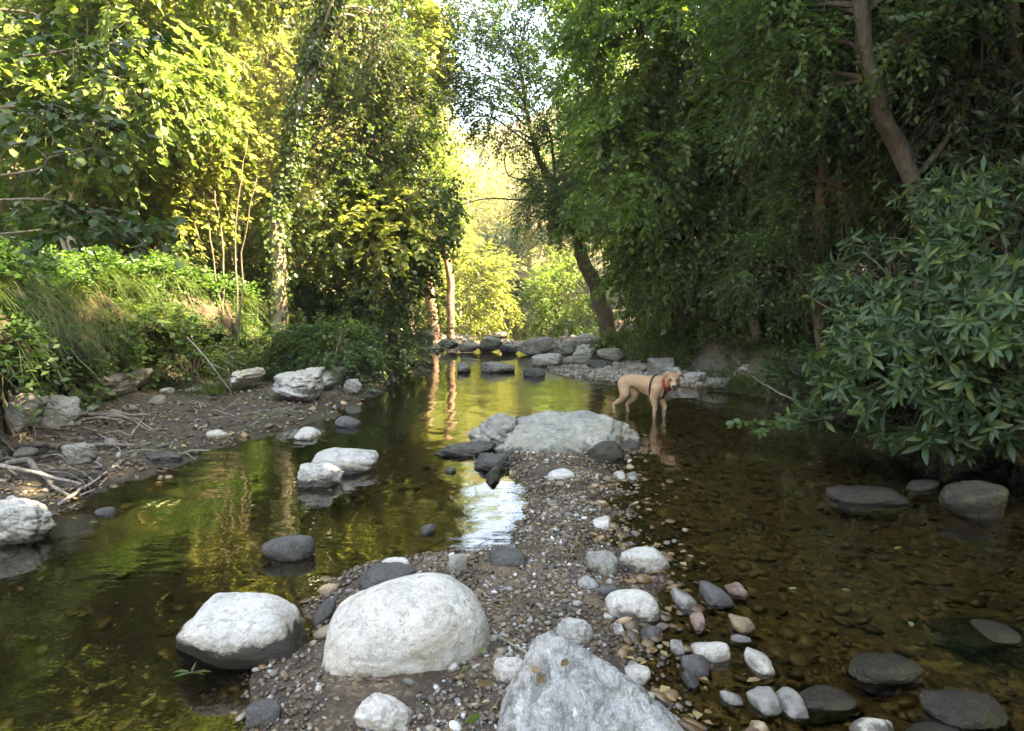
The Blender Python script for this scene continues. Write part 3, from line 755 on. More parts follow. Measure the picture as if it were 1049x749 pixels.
# 290 countable pebbles
proto_peb = {}
for nm in ('white', 'grey', 'dark', 'tan', 'pink'):
    proto_peb[nm] = []
    for i in range(4):
        V, F = rockverts(3, (1, .78, .55), 800 + i * 7 + len(nm), rough=.05, pw=5)
        m = MB(); m.add(V, F); proto_peb[nm].append(m.data('pebble', M['pebble_' + nm]))
PLAB = {'white': 'whitish', 'grey': 'grey', 'dark': 'dark', 'tan': 'tan', 'pink': 'pinkish'}
def pebble(x, y, s, nm, where, grp):
    o = scatter_rock(x, y, s, PLAB[nm] + ' pebble ' + where, PLAB[nm] + ' ' + grp, 'pebble', 'pebble', random.choice(proto_peb[nm]), .3)
    o.location.z = Hs(x, y) + s * .3
cnt = 0
while cnt < 120:
    y = 2.3 + 2.6 * random.random() ** 1.1; l, r = np.interp(y, *BLx), np.interp(y, *BRx)
    x = random.uniform(l, r + .1)
    if ((x + .46) / .42) ** 2 + ((y - 3.25) / .36) ** 2 < 1 or ((x - .26) / .38) ** 2 + ((y - 2.34) / .42) ** 2 < 1: continue
    pebble(x, y, .010 + .022 * random.random() ** 2, random.choices(('white', 'grey', 'dark', 'tan', 'pink'), (5, 4, 3, 3, 1))[0], 'lying on the gravel among the foreground boulders', 'pebbles among the foreground boulders'); cnt += 1
for _ in range(85):
    y = 2.5 + 2.2 * random.random(); x = np.interp(y, *BRx) + random.uniform(-.02, .75) * (1 if y < 3.8 else .6)
    pebble(x, y, .018 + .03 * random.random() ** 2, random.choices(('white', 'grey', 'dark', 'tan', 'pink'), (2, 4, 6, 4, 1))[0], 'in the shallows right of the gravel bar', 'pebbles in the shallows')
for _ in range(85):
    y = random.uniform(4.7, 7.7); l, r = np.interp(y, *BLx), np.interp(y, *BRx)
    pebble(random.uniform(l, r), y, .018 + .028 * random.random() ** 2, random.choices(('white', 'grey', 'dark', 'tan', 'pink'), (5, 4, 2, 3, 1))[0], 'on the narrow gravel spit below the big slab', 'pebbles on the spit below the slab')

# ---------------------------------------------------------------- leaves
def orth(T, Nn):
    T = T / (np.linalg.norm(T, axis=-1, keepdims=True) + 1e-9)
    B = np.cross(Nn, T); B /= np.linalg.norm(B, axis=-1, keepdims=True) + 1e-9
    return T, B, np.cross(T, B)
TPL = {
 'tri': (np.array([(0, 0, 0), (.5, -.5, .10), (1, 0, -.05), (.5, .5, .10)]), np.array([(0, 1, 2), (0, 2, 3)])),
 'oval': (np.array([(0, 0, 0), (.28, -.42, .06), (.68, -.40, .03), (1, 0, -.10), (.68, .40, .03), (.28, .42, .06), (.5, 0, -.03)]),
          np.array([(0, 1, 6), (1, 2, 6), (2, 3, 6), (3, 4, 6), (4, 5, 6), (5, 0, 6)])),
 'long': (np.array([(0, 0, 0), (.25, -.36, .05), (.6, -.5, .02), (.85, -.26, -.07), (1, 0, -.13), (.85, .26, -.07), (.6, .5, .02), (.25, .36, .05), (.3, 0, -.01), (.7, 0, -.06)]),
          np.array([(0, 1, 8), (1, 2, 9), (1, 9, 8), (2, 3, 9), (3, 4, 9), (4, 5, 9), (5, 6, 9), (6, 7, 9), (7, 8, 9), (7, 0, 8)])),
}
def leaves(mb, P, T, Nn, size, wid, tpl='tri'):
    """P base points, T directions, Nn normals, size lengths"""
    V0, F0 = TPL[tpl]
    T, B, Nn = orth(T, Nn)
    size = np.broadcast_to(size, (len(P),))
    V = P[:, None] + size[:, None, None] * (V0[None, :, 0:1] * T[:, None] + V0[None, :, 1:2] * wid * B[:, None] + V0[None, :, 2:3] * Nn[:, None])
    F = (F0[None] + (np.arange(len(P)) * len(V0))[:, None, None]).reshape(-1, F0.shape[1])
    mb.add(V.reshape(-1, 3), F)
def unit(v): return v / (np.linalg.norm(v, axis=-1, keepdims=True) + 1e-9)
def sprays(mb, P, D, L, m, size, wid, tpl='tri', droop=.4, hang=.2, spread=.9, tw=None, nrand=.5):
    n = len(P); D = unit(D)
    t = (np.arange(m) + .6)[None, :] / m * np.ones((n, 1))
    t = np.clip(t + rng.normal(0, .03, t.shape), .05, 1.02)
    L = np.broadcast_to(L, (n,))
    S = unit(np.cross(D, np.array((0, 0, 1.0)) + rng.normal(0, .35, (n, 3))))
    pos = P[:, None] + D[:, None] * (L[:, None] * t)[..., None]
    pos[..., 2] -= droop * L[:, None] * t ** 2
    sg = np.where(np.arange(m) % 2 == 0, 1, -1)[None, :, None]
    ld = D[:, None] * .65 + S[:, None] * sg * spread + rng.normal(0, .25, (n, m, 3)) + np.array((0, 0, -hang))
    nn = np.array((0, 0, 1.0)) + rng.normal(0, nrand, (n, m, 3))
    sz = size * rng.uniform(.6, 1.15, (n, m))
    leaves(mb, pos.reshape(-1, 3), ld.reshape(-1, 3), nn.reshape(-1, 3), sz.ravel(), wid, tpl)
    if tw is not None:
        # one thin three-sided twig per spray
        ts = np.array((0, .5, 1.0)); q = P[:, None] + D[:, None] * (L[:, None] * ts)[..., None]
        q[..., 2] -= droop * L[:, None] * ts ** 2
        rad = np.array((.006, .004, .0015)) * tw
        U = S; V_ = np.cross(D, U)
        vs = []
        for kk in range(3):
            a = kk * 2.094
            vs.append(q + (np.cos(a) * U + np.sin(a) * V_)[:, None] * rad[None, :, None])
        VV = np.stack(vs, 2).reshape(n, 9, 3)
        f = []
        for lv in range(2):
            for kk in range(3):
                a, b = lv * 3 + kk, lv * 3 + (kk + 1) % 3
                f.append((a, b, b + 3, a + 3))
        return VV, np.array(f)
def add_twigs(mb, tw):
    VV, f = tw; n = len(VV)
    mb.add(VV.reshape(-1, 3), (f[None] + (np.arange(n) * 9)[:, None, None]).reshape(-1, 4))

def in_blob(n, c, r, seed, gap=-.15, freq=.9, shell=.35):
    """random points in an ellipsoid, clumped by noise"""
    out = []
    tot = 0
    while tot < n:
        v = unit(rng.normal(size=(n * 2, 3))) * (shell + (1 - shell) * rng.random((n * 2, 1))) ** (1 / 2.2)
        v = v * (1 + .38 * fbm(unit(v) * 1.9 + seed, 3, seed + 50))[:, None]
        p = np.array(c) + v * np.array(r)
        ok = fbm(p * freq, 2, seed) > gap + .25 * (rng.random(len(p)) - .5)
        p = p[ok]; out.append(p); tot += len(p)
        if len(p) == 0: gap -= .1
    return np.concatenate(out)[:n]

def tree(name, base, trunk, rads, blobs, leafm, barkm, label, cat='tree', group=None, size=.10, wid=.55, tpl='tri', L=.5, m=12, droop=.4, hang=.3,
         gap=-.1, freq=.9, twigs=True, limbs=5, seed=1, sides=10, ivy=None, spread=.9, bend=.06, bare=None, shell=.3, outw=.8, zmin=.15):
    """trunk: world points; blobs: (centre, radii, sprays)"""
    base = np.array(base, float)
    root = empty(name, tuple(base), label, cat, group)
    T = catmull(trunk, 8); rr = np.interp(np.linspace(0, 1, len(T)), np.linspace(0, 1, len(rads)), rads)
    T = wiggle(T, bend, seed)
    tb = MB()
    tube(tb, T - base, rr, sides, .18, seed)
    # root flare
    for a in range(5):
        an = a * 1.257 + seed
        d = np.array((math.cos(an), math.sin(an), 0)); b0 = T[0] - base
        tube(tb, catmull([b0 + (0, 0, rr[0] * 2.2), b0 + d * rr[0] * .9 + (0, 0, rr[0] * .5), b0 + d * rr[0] * 2.2 - (0, 0, .12)], 3), np.linspace(rr[0] * .5, rr[0] * .2, 7), 6)
    lb = MB()
    for bi, (c, r, ns) in enumerate(blobs):
        c = np.array(c, float); r = np.array(r, float)
        anchors = []
        for q in range(limbs):
            e = c + unit(rng.normal(size=3)) * r * .55
            dd = np.linalg.norm(T - e, axis=1) + np.clip(T[:, 2] - e[2] + .25 * np.linalg.norm(e - c), 0, None) * 2
            k0 = int(np.argmin(dd)); s0 = T[k0]
            mid = (s0 + e) / 2 + np.array((0, 0, .12 * np.linalg.norm(e - s0))) + rng.normal(0, .06, 3) * np.linalg.norm(e - s0)
            path = wiggle(catmull([s0, mid, e], 6), .05 * np.linalg.norm(e - s0) ** .5, seed + q)
            r0 = min(rr[k0] * .42, .035 + .012 * np.linalg.norm(e - s0))
            tube(tb, path - base, np.linspace(r0, .012, len(path)), 6, cap=False)
            anchors.append(e)
            for w in range(3):
                e2 = c + unit(rng.normal(size=3)) * r * rng.uniform(.7, .95)
                st = path[int(len(path) * rng.uniform(.4, .9))]
                pth = wiggle(catmull([st, (st + e2) / 2 + rng.normal(0, .12, 3), e2], 4), .06, seed + w * 3)
                tube(tb, pth - base, np.linspace(r0 * .35 + .003, .004, len(pth)), 4, cap=False)
        P = in_blob(ns, c, r, seed + bi, gap, freq, shell)
        P = P[P[:, 2] > zmin + .1]
        D = unit((P - c) / r) * outw + rng.normal(0, .45, (len(P), 3)) + np.array((0, 0, -.15))
        tw = sprays(lb, P - base, D, L * rng.uniform(.7, 1.3, len(P)), m, size, wid, tpl, droop, hang, spread, 1.0 if twigs else None)
        if twigs: add_twigs(tb, tw)
    if bare:
        for pts, r0, r1 in bare:
            pts = [tuple(T[int(np.argmin(np.linalg.norm(T - np.array(pts[0]), axis=1)))])] + list(pts[1:])
            cp_ = catmull(pts, 7); cp_ = cp_ + (wiggle(cp_, .06, seed + 3, 2.2) - cp_) * np.linspace(0, 1, len(cp_))[:, None] ** .5
            tube(tb, cp_ - base, np.linspace(r0, r1, 7 * (len(pts) - 1) + 1), 6)
    tb.build('trunk', M[barkm], root)
    if lb.v: lb.build('crown', M[leafm], root, smooth=False)
    if ivy:
        z0, z1, n_, off, sz = ivy
        k_ = rng.integers(0, len(T) - 1, n_ * 3); f_ = rng.random(n_ * 3)[:, None]
        P = T[k_] * (1 - f_) + T[k_ + 1] * f_; ok = (P[:, 2] > z0) & (P[:, 2] < z1); P = P[ok][:n_]; rk = rr[k_][ok][:n_]
        an = rng.uniform(0, 6.28, len(P)); d = np.stack([np.cos(an), np.sin(an), 0 * an], -1)
        cl = .5 + .8 * (fbm(P * 1.5, 2, seed) + .4).clip(0, 1)
        P = P + d * (rk + off * rng.random(len(P)) * cl)[:, None]
        ib = MB()
        leaves(ib, P - base, d * .5 + np.array((0, 0, -.8)) + rng.normal(0, .4, (len(P), 3)), d + rng.normal(0, .4, (len(P), 3)), sz * rng.uniform(.6, 1.2, len(P)), .85, 'oval' if sz > .07 else 'tri')
        ib.build('ivy', M['leaf_ivy'], root, smooth=False)
    return root
def gz(x, y, d=.1): return (x, y, Hs(x, y) - d)
def pt(px, py, Y): return tuple(AT(px, py, Y))

# --- left bank trees
b = AT(284, 262, 13.0); b[2] = Hs(b[0], b[1]) - .1
tree('ivy_clad_tree', b, [tuple(b), pt(286, 225, 13), pt(296, 180, 13), pt(306, 120, 13), pt(322, 55, 13), pt(338, 5, 13), pt(350, -60, 13), pt(360, -160, 13)], [.17, .13, .12, .115, .11, .10, .08, .05],
     [(pt(345, -50, 13.2), (1.6, 1.5, 1.1), 360), (pt(372, 30, 13.6), (.8, 1.0, .8), 200), (pt(270, -110, 13), (1.6, 1.6, 1.0), 160)], 'leaf_ivy', 'bark_mid',
     'leaning tree with ivy-wrapped trunk on the left bank, in front of the bright foliage', size=.10, seed=3, ivy=(1.2, 9, 7500, .17, .075),
     bare=[([pt(322, 45, 13), pt(335, 20, 12.8), pt(346, -4, 12.7)], .05, .02)])
b = AT(404, 320, 15.0); b[2] = Hs(b[0], b[1]) - .1
tree('ivy_tree', b, [tuple(b), pt(407, 260, 15), pt(404, 190, 15), pt(400, 110, 15), pt(395, 30, 15), pt(392, -80, 15)], [.17, .14, .12, .10, .08, .05],
     [(pt(365, 130, 14.6), (.8, 1.2, 1.5), 520), (pt(350, 215, 14.2), (.8, 1.0, 1.2), 430), (pt(425, 215, 15), (.75, 1.1, 1.3), 400), (pt(370, 40, 15), (1.0, 1.3, 1.2), 300), (pt(415, 120, 15.3), (.65, 1, 1.0), 220), (pt(395, 285, 14.6), (1.1, .9, .6), 260)],
     'leaf_ivy', 'bark', 'dense dark ivy-laden tree with glinting leaves, right of the leaning ivy trunk', size=.10, wid=.8, seed=4, L=.32, m=10, hang=.5, gap=-.05, freq=1.7, droop=.3)
b = AT(395, 300, 19.0); b[2] = Hs(b[0], b[1]) - .1
tree('maple_tree', b, [tuple(b), pt(398, 200, 19), pt(395, 80, 19), pt(400, -60, 19)], [.18, .15, .12, .07],
     [(pt(395, 10, 18.5), (1.3, 1.6, 2.2), 520), (pt(385, 240, 14.2), (.9, .8, .8), 260), (pt(420, 40, 19), (.8, 1.4, 1.3), 220), (pt(380, -120, 19), (2.2, 2, 2), 320)],
     'leaf_yellow', 'bark_pale', 'sunlit yellow-green tree standing behind the dark ivy-laden tree', size=.16, wid=.8, seed=5, L=.6)
# hazel thicket, multi-stem, bright
def stems(name, bx, by, tips, r, **kw):
    base = np.array((bx, by, Hs(bx, by) - .1))
    root = None
    tr = [tuple(base), tuple((base + np.array(tips[0])) / 2 + np.array((0, 0, .3))), tips[0]]
    bare = [([tuple(base + np.array((.1 * i - .15, .05 * i, 0))), tuple((base * .45 + np.array(t) * .55) + np.array((0, 0, .35))), t], r, r * .35) for i, t in enumerate(tips[1:])]
    return tree(name, base, tr, [r * 1.1, r * .7, r * .4], bare=bare, **kw)
b = AT(232, 265, 12.0)
stems('hazel_shrub', b[0], b[1], [pt(215, 120, 12), pt(262, 185, 12), pt(180, 170, 12), pt(250, 140, 12.3), pt(205, 200, 11.8)], .020,
      blobs=[(pt(210, -90, 12.6), (1.9, 1.4, 1.6), 420), (pt(195, 80, 12.3), (1.0, 1.1, 1.2), 330), (pt(140, 130, 12), (1.1, 1.1, 1.1), 340), (pt(215, 175, 12.8), (.6, .8, .7), 120), (pt(165, 215, 12.2), (.9, .8, .5), 110)],
      leafm='leaf_yellow', barkm='bark', label='multi-stemmed hazel with fan of thin stems and sunlit leaves, left of the leaning ivy trunk', size=.12, wid=.85, seed=8, L=.5, tpl='oval', limbs=4)
b = AT(75, 240, 10.5); b[2] = Hs(b[0], b[1]) - .1
tree('pale_tree', b, [tuple(b), pt(72, 235, 10.5), pt(84, 185, 10.5), pt(95, 148, 10.5), pt(110, 90, 10.5), pt(120, 0, 10.5)], [.07, .06, .055, .045, .035, .02],
     [(pt(110, 60, 10.5), (1.3, 1.1, 1.1), 460), (pt(100, -110, 10.8), (2.0, 1.4, 1.5), 420), (pt(-20, -60, 10.8), (1.6, 1.4, 1.4), 300), (pt(40, 90, 10.2), (1.1, 1.1, 1.0), 380), (pt(150, 20, 11), (1.2, 1.2, .8), 280)],
     'leaf_bright', 'bark_pale', 'thin pale leaning trunk with bright green crown at upper left', size=.13, wid=.8, tpl='oval', seed=9, L=.5,
     bare=[([pt(78, 205, 10.5), pt(60, 190, 10.4), pt(38, 205, 10.3)], .03, .012), ([tuple(b), pt(45, 190, 10.8), pt(28, 120, 10.9)], .04, .015)])
for i, (px, Yd, tp, r, lb) in enumerate([(118, 13.5, (122, 30), .06, 'thin dark straight trunk behind the pale leaning one'), (28, 13, (12, -20), .08, 'thin tree near the left edge, half hidden by bright leaves'),
                                         (203, 16, (206, -40), .09, 'pale upright trunk in sunlit foliage, left of the hazel fan'), (252, 19, (262, -30), .10, 'slim trunk in the pale thicket just left of the leaning ivy trunk'), (160, 18, (148, -60), .10, 'slim pale trunk between hazel and left trees, uphill')]):
    g0 = AT(px, 250, Yd); g0[2] = Hs(g0[0], g0[1]) - .1
    tree('thicket_tree', g0, [tuple(g0), pt(px + 3, 150, Yd), pt((px + tp[0]) / 2 + 4, 90, Yd), pt(tp[0], tp[1], Yd)], [r, r * .8, r * .6, r * .3],
         [(pt(tp[0], tp[1] + 60, Yd), (1.7, 1.4, 1.8), 420), (pt(px, 140, Yd + .4), (1.3, 1.2, 1.1), 300), (pt(px + 10, 215, Yd + .5), (1.3, 1.0, .7), 160)],
         ['leaf_yellow', 'leaf_bright', 'leaf_yellow', 'leaf_pale', 'leaf_yellow'][i], 'bark_pale' if i % 2 == 0 else 'bark', lb, size=.14, wid=.8, seed=20 + i, L=.55)

# overhanging branch of the alder just outside the frame, upper left, in shade
AY = 4.4
b = np.array((-5.6, 4.2, 0)); b[2] = Hs(b[0], b[1]) - .1
al = empty('alder_tree', tuple(b), 'shaded broad-leaved boughs reaching in from the left edge', 'tree')
tb, lb_ = MB(), MB()
tube(tb, wiggle(catmull([tuple(b), (-5.5, 4.3, 2), (-5.3, 4.3, 3.8), (-5.2, 4.4, 6), (-5.1, 4.4, 8)], 8), .06, 5) - b, np.linspace(.17, .06, 33), 10, .15, 2)
for (y0, x1, y1, rise, yd) in [(60, 150, 40, 0, 4.4), (110, 110, 128, 6, 4.2), (180, 105, 150, 4, 4.5), (10, 95, 66, -8, 4.7), (205, 158, 236, 6, 4.2), (240, 120, 235, 4, 4.5), (150, 90, 110, 0, 4.9)]:
    s0 = np.array((-5.3, 4.3, AT(-60, y0, 4.4)[2] - .2)); s1 = np.array(pt(0, y0, yd)); s2 = np.array(pt(x1 * .5, (y0 + y1) / 2 - rise, yd)); s3 = np.array(pt(x1, y1, yd))
    path = catmull([s0, s1, s2, s3], 8)
    tube(tb, path - b, np.linspace(.011, .003, len(path)), 5)
    P = path[8:]; P = np.repeat(P[rng.random(len(P)) < .8], 2, 0); 
    D = np.tile(s3 - s1, (len(P), 1)) * .6 + rng.normal(0, .5, (len(P), 3)); D[:, 2] *= .4
    tw = sprays(lb_, P - b, D, .20 * rng.uniform(.6, 1.3, len(P)), 5, .085, .68, 'oval', .3, .35, .8, .6, .45)
    add_twigs(tb, tw)
M['leaf_alder_shade'] = leaf_mat('leaf_alder_shade', [(.02, .04, .012), (.03, .055, .016), (.04, .07, .02)], .22, (1.8, 2.0, .8), .5, .2)  # the boughs' shade is put into this darker, less translucent leaf colour
tb.build('trunk', M['bark'], al); lb_.build('crown', M['leaf_alder_shade'], al, smooth=False)

# --- centre and far
b = np.array((3.0, 22.0, 0)); b[2] = Hs(b[0], b[1]) - .15
tree('leaning_tree', b, [tuple(b), pt(622, 325, 22), pt(612, 300, 22), pt(600, 272, 21.8), pt(588, 235, 21.4), pt(572, 200, 21), pt(555, 168, 20.6), pt(540, 120, 20.2), pt(532, 60, 20)], [.30, .26, .23, .20, .15, .12, .09, .06, .03],
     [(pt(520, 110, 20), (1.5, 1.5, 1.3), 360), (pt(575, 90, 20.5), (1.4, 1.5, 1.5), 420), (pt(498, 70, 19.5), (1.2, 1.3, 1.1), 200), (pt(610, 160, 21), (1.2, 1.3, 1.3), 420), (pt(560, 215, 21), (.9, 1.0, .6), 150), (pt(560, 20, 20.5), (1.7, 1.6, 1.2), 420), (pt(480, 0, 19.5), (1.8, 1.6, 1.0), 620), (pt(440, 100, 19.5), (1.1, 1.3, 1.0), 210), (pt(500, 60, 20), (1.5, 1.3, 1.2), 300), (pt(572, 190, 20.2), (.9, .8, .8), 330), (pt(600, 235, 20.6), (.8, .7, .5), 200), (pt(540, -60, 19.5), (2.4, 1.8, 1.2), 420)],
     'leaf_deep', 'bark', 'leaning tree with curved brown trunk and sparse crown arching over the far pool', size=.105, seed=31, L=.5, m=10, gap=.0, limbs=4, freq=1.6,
     bare=[([pt(578, 205, 21), pt(545, 206, 20.5), pt(515, 204, 20.2), pt(470, 208, 20)], .05, .012), ([pt(600, 180, 21), pt(560, 130, 20.6), pt(520, 90, 20.3), pt(480, 66, 20)], .05, .012), ([pt(545, 206, 20.5), pt(522, 180, 20.3), pt(518, 150, 20.2)], .03, .01), ([pt(548, 150, 20.3), pt(500, 120, 20), pt(450, 122, 19.7), pt(415, 100, 19.6)], .03, .008), ([pt(520, 90, 20.3), pt(490, 100, 20), pt(460, 150, 20)], .02, .006)])
def bush(name, px, py, Y, w, h, n_, leafm, label, size=.12, group=None, wid=.6, m=10, seed=1, L=.5, gap=-.3, **kw):
    c = AT(px, py, Y); zg_ = Hs(c[0], c[1]); X = c[0]
    base = np.array((X, Y, zg_ - .05))
    tips = [tuple(base + np.array((rng.uniform(-.4, .4) * w, rng.uniform(-.3, .3) * w, h * rng.uniform(.7, .95)))) for _ in range(4)]
    return stems(name, X, Y, tips, .022, blobs=[((X, Y, zg_ + h * .5), (w / 2, w * .42, h * .55), n_)], leafm=leafm, barkm='bark', label=label, cat='bush', size=size, wid=wid, m=m, seed=seed, L=L, gap=gap, group=group, limbs=3, **kw)
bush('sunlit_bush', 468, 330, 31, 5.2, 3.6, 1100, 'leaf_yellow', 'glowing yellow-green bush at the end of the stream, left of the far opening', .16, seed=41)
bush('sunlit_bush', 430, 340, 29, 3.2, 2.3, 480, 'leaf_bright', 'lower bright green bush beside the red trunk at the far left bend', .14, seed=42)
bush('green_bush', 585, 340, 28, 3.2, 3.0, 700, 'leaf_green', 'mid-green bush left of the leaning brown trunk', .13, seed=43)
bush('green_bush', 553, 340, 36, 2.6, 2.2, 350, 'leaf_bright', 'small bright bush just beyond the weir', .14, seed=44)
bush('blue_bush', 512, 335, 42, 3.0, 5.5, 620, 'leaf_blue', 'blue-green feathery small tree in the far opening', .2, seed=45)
# reddish trunks at the far left bend
for px, tx, r, lb in [(447, 425, .22, 'reddish sunlit trunk at the far left bend, left one of two'), (462, 455, .15, 'reddish sunlit trunk at the far left bend, right one of two')]:
    g0 = AT(px, 335, 25); g0[2] = Hs(g0[0], g0[1]) - .1
    tree('red_barked_tree', g0, [tuple(g0), pt((px + tx) / 2 + 2, 290, 25), pt(tx, 250, 25), pt(tx - 8, 180, 25), pt(tx - 5, 90, 25)], [r, r * .85, r * .7, r * .5, r * .3],
         [(pt(tx - 12, 190, 25), (1.2, 1.5, 1.8), 420), (pt(tx - 30, 90, 25), (1.3, 1.7, 1.6), 260)], 'leaf_green' if px < 450 else 'leaf_bright', 'bark_red', lb, size=.15, seed=50 + px, L=.6)

# proto of far trees, copied up both slopes and across the end of the valley
def far_proto(kind, leafm, h, w, n_, size, label, seed, barkm='bark_pale'):
    base = np.array((0.0, 300.0 + seed * 20, 0.0))
    bl = []
    rs = np.random.default_rng(seed)
    for i in range(7):
        zz_ = h * (.32 + .62 * i / 6); ww = w * (.62 if i in (0,) else .9 - .5 * (i / 6) ** 2)
        a = rs.uniform(0, 6.28)
        bl.append(((base[0] + math.cos(a) * w * .28, base[1] + math.sin(a) * w * .28, zz_), (ww * .5, ww * .5, h * .12), int(n_ / 7)))
    return tree('far_tree', base, [(0, base[1], -.5), (.1, base[1], h * .4), (-.1, base[1], h * .7), (0, base[1], h * .95)], [.22, .17, .12, .04], bl, leafm, barkm, label, size=size, wid=.6, seed=seed, L=.8, m=9, limbs=3, gap=-.15, freq=.6, twigs=False, sides=7)
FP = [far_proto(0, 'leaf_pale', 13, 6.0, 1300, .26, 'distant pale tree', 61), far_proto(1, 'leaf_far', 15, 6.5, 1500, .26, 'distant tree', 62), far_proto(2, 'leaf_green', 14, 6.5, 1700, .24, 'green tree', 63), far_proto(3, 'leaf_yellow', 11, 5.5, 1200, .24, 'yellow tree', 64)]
LBL = {0: 'pale cream-green tree', 1: 'soft green tree', 2: 'darker green tree', 3: 'yellow-green tree'}
first = [True] * 4
def place_far(kind, x, y, s, where, grp, rz=None):
    lab, gp = LBL[kind] + ' ' + where, LBL[kind].replace(' tree', ' trees') + ' ' + grp
    rz = random.uniform(0, 6.28) if rz is None else rz
    z = Hs(x, y) - .2
    if first[kind]:
        first[kind] = False; o = FP[kind]; o.location = (x, y, z); o.rotation_euler.z = rz; o.scale = (s,) * 3; o['label'] = lab; o['group'] = gp; return o
    return copy_tree(FP[kind], (x, y, z), rz, s, lab, gp)
rs = random.Random(5)
# end of the valley, leaving the narrow gap of sky
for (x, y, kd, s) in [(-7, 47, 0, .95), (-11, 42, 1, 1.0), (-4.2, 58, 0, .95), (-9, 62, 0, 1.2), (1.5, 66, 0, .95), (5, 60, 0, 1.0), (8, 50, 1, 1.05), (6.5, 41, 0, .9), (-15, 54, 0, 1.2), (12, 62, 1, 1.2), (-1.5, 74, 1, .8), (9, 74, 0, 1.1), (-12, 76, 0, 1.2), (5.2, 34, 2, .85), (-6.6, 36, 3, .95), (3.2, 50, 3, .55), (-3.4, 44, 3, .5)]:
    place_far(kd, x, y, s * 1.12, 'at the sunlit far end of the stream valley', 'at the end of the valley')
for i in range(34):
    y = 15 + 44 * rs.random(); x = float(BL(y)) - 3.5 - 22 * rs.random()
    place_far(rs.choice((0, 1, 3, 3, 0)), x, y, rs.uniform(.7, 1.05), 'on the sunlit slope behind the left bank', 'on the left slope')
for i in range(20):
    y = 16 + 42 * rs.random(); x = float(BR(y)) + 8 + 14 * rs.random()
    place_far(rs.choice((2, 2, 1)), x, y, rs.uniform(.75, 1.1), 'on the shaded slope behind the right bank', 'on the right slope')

# --- right bank trees
b = AT(962, 330, 9.2); b[2] = Hs(b[0], b[1]) - .1
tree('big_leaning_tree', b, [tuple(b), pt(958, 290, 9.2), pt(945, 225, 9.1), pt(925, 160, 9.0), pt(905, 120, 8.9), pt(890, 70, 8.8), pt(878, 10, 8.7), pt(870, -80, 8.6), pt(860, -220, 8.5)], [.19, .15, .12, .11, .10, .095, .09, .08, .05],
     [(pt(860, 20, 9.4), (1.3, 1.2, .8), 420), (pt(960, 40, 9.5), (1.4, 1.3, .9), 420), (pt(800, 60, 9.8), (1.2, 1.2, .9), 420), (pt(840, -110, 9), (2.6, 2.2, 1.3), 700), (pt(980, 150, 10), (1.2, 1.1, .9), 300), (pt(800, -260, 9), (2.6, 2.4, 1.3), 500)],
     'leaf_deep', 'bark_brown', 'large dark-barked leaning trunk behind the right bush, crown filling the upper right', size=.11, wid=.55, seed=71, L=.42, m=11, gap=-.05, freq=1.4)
def rtree(px, Y, top, r, blobs, lm, label, seed, size=.09, **kw):
    g0 = AT(px, 330, Y); g0[2] = Hs(g0[0], g0[1]) - .1
    return tree(kw.pop('name', 'bank_tree'), g0, [tuple(g0), pt(px - 4, 240, Y), pt((px + top[0]) / 2, 120, Y - .3), pt(top[0], top[1], Y - .6)], [r, r * .8, r * .65, r * .35],
                blobs, lm, kw.pop('barkm', 'bark'), label, size=size * 1.2, seed=seed, **dict(dict(freq=1.4), **kw))
rtree(700, 15.5, (640, -60), .16, [(pt(640, 60, 14.4), (1.3, 1.3, 1.5), 600), (pt(650, 170, 14.2), (1.1, 1.1, 1.4), 560), (pt(672, 268, 14.6), (.7, .9, .7), 220), (pt(730, 80, 14.2), (1.4, 1.3, 1.5), 520), (pt(610, -60, 14.5), (2.2, 1.8, 1.3), 520), (pt(710, 210, 14.6), (1.0, 1.0, 1.0), 300)],
      'leaf_green', 'drooping mid-green tree hanging over the stream behind the dog', 72, .135, wid=.55, droop=.5, hang=.6, L=.5, m=11, gap=-.1, freq=1.5)
rtree(775, 13.5, (770, -40), .10, [(pt(770, 150, 13.2), (1.0, 1.0, 1.2), 340), (pt(800, 60, 13.2), (1.3, 1.2, 1.2), 380), (pt(740, 250, 13.6), (1.2, 1.0, .8), 340), (pt(830, 230, 13), (1.0, 1, .8), 260), (pt(760, -70, 13), (2, 2, 1.4), 500)],
      'leaf_deep', 'slender dark trunk right of the drooping tree, above the grassy bank', 73, .09, wid=.55, gap=-.15)
rtree(842, 11.5, (852, -20), .09, [(pt(850, 190, 11.3), (.8, .8, .8), 380), (pt(880, 90, 11.8), (1.2, 1.1, 1.1), 420), (pt(800, 280, 11.8), (.9, .8, .55), 420)],
      'leaf_deep', 'thin dark twin trunk just left of the laurel bush', 74, .085, wid=.5, gap=-.1, bare=[([pt(848, 335, 11.4), pt(838, 300, 11.4), pt(828, 250, 11.4)], .06, .03)])
rtree(690, 19, (690, 40), .14, [(pt(690, 120, 18.5), (2.0, 1.6, 2.4), 620), (pt(680, 290, 18.5), (1.1, 1.2, .9), 360), (pt(720, 280, 17.5), (1.6, 1.2, .9), 520), (pt(660, -40, 18.5), (2.6, 2, 2), 700)],
      'leaf_green', 'broad green tree further back on the right bank', 75, .13, wid=.55)
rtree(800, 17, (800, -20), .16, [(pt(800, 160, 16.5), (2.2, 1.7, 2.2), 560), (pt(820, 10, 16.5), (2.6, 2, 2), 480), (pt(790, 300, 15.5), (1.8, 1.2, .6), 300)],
      'leaf_deep', 'dense dark tree filling the shade behind the slender trunk', 76, .12, wid=.55)
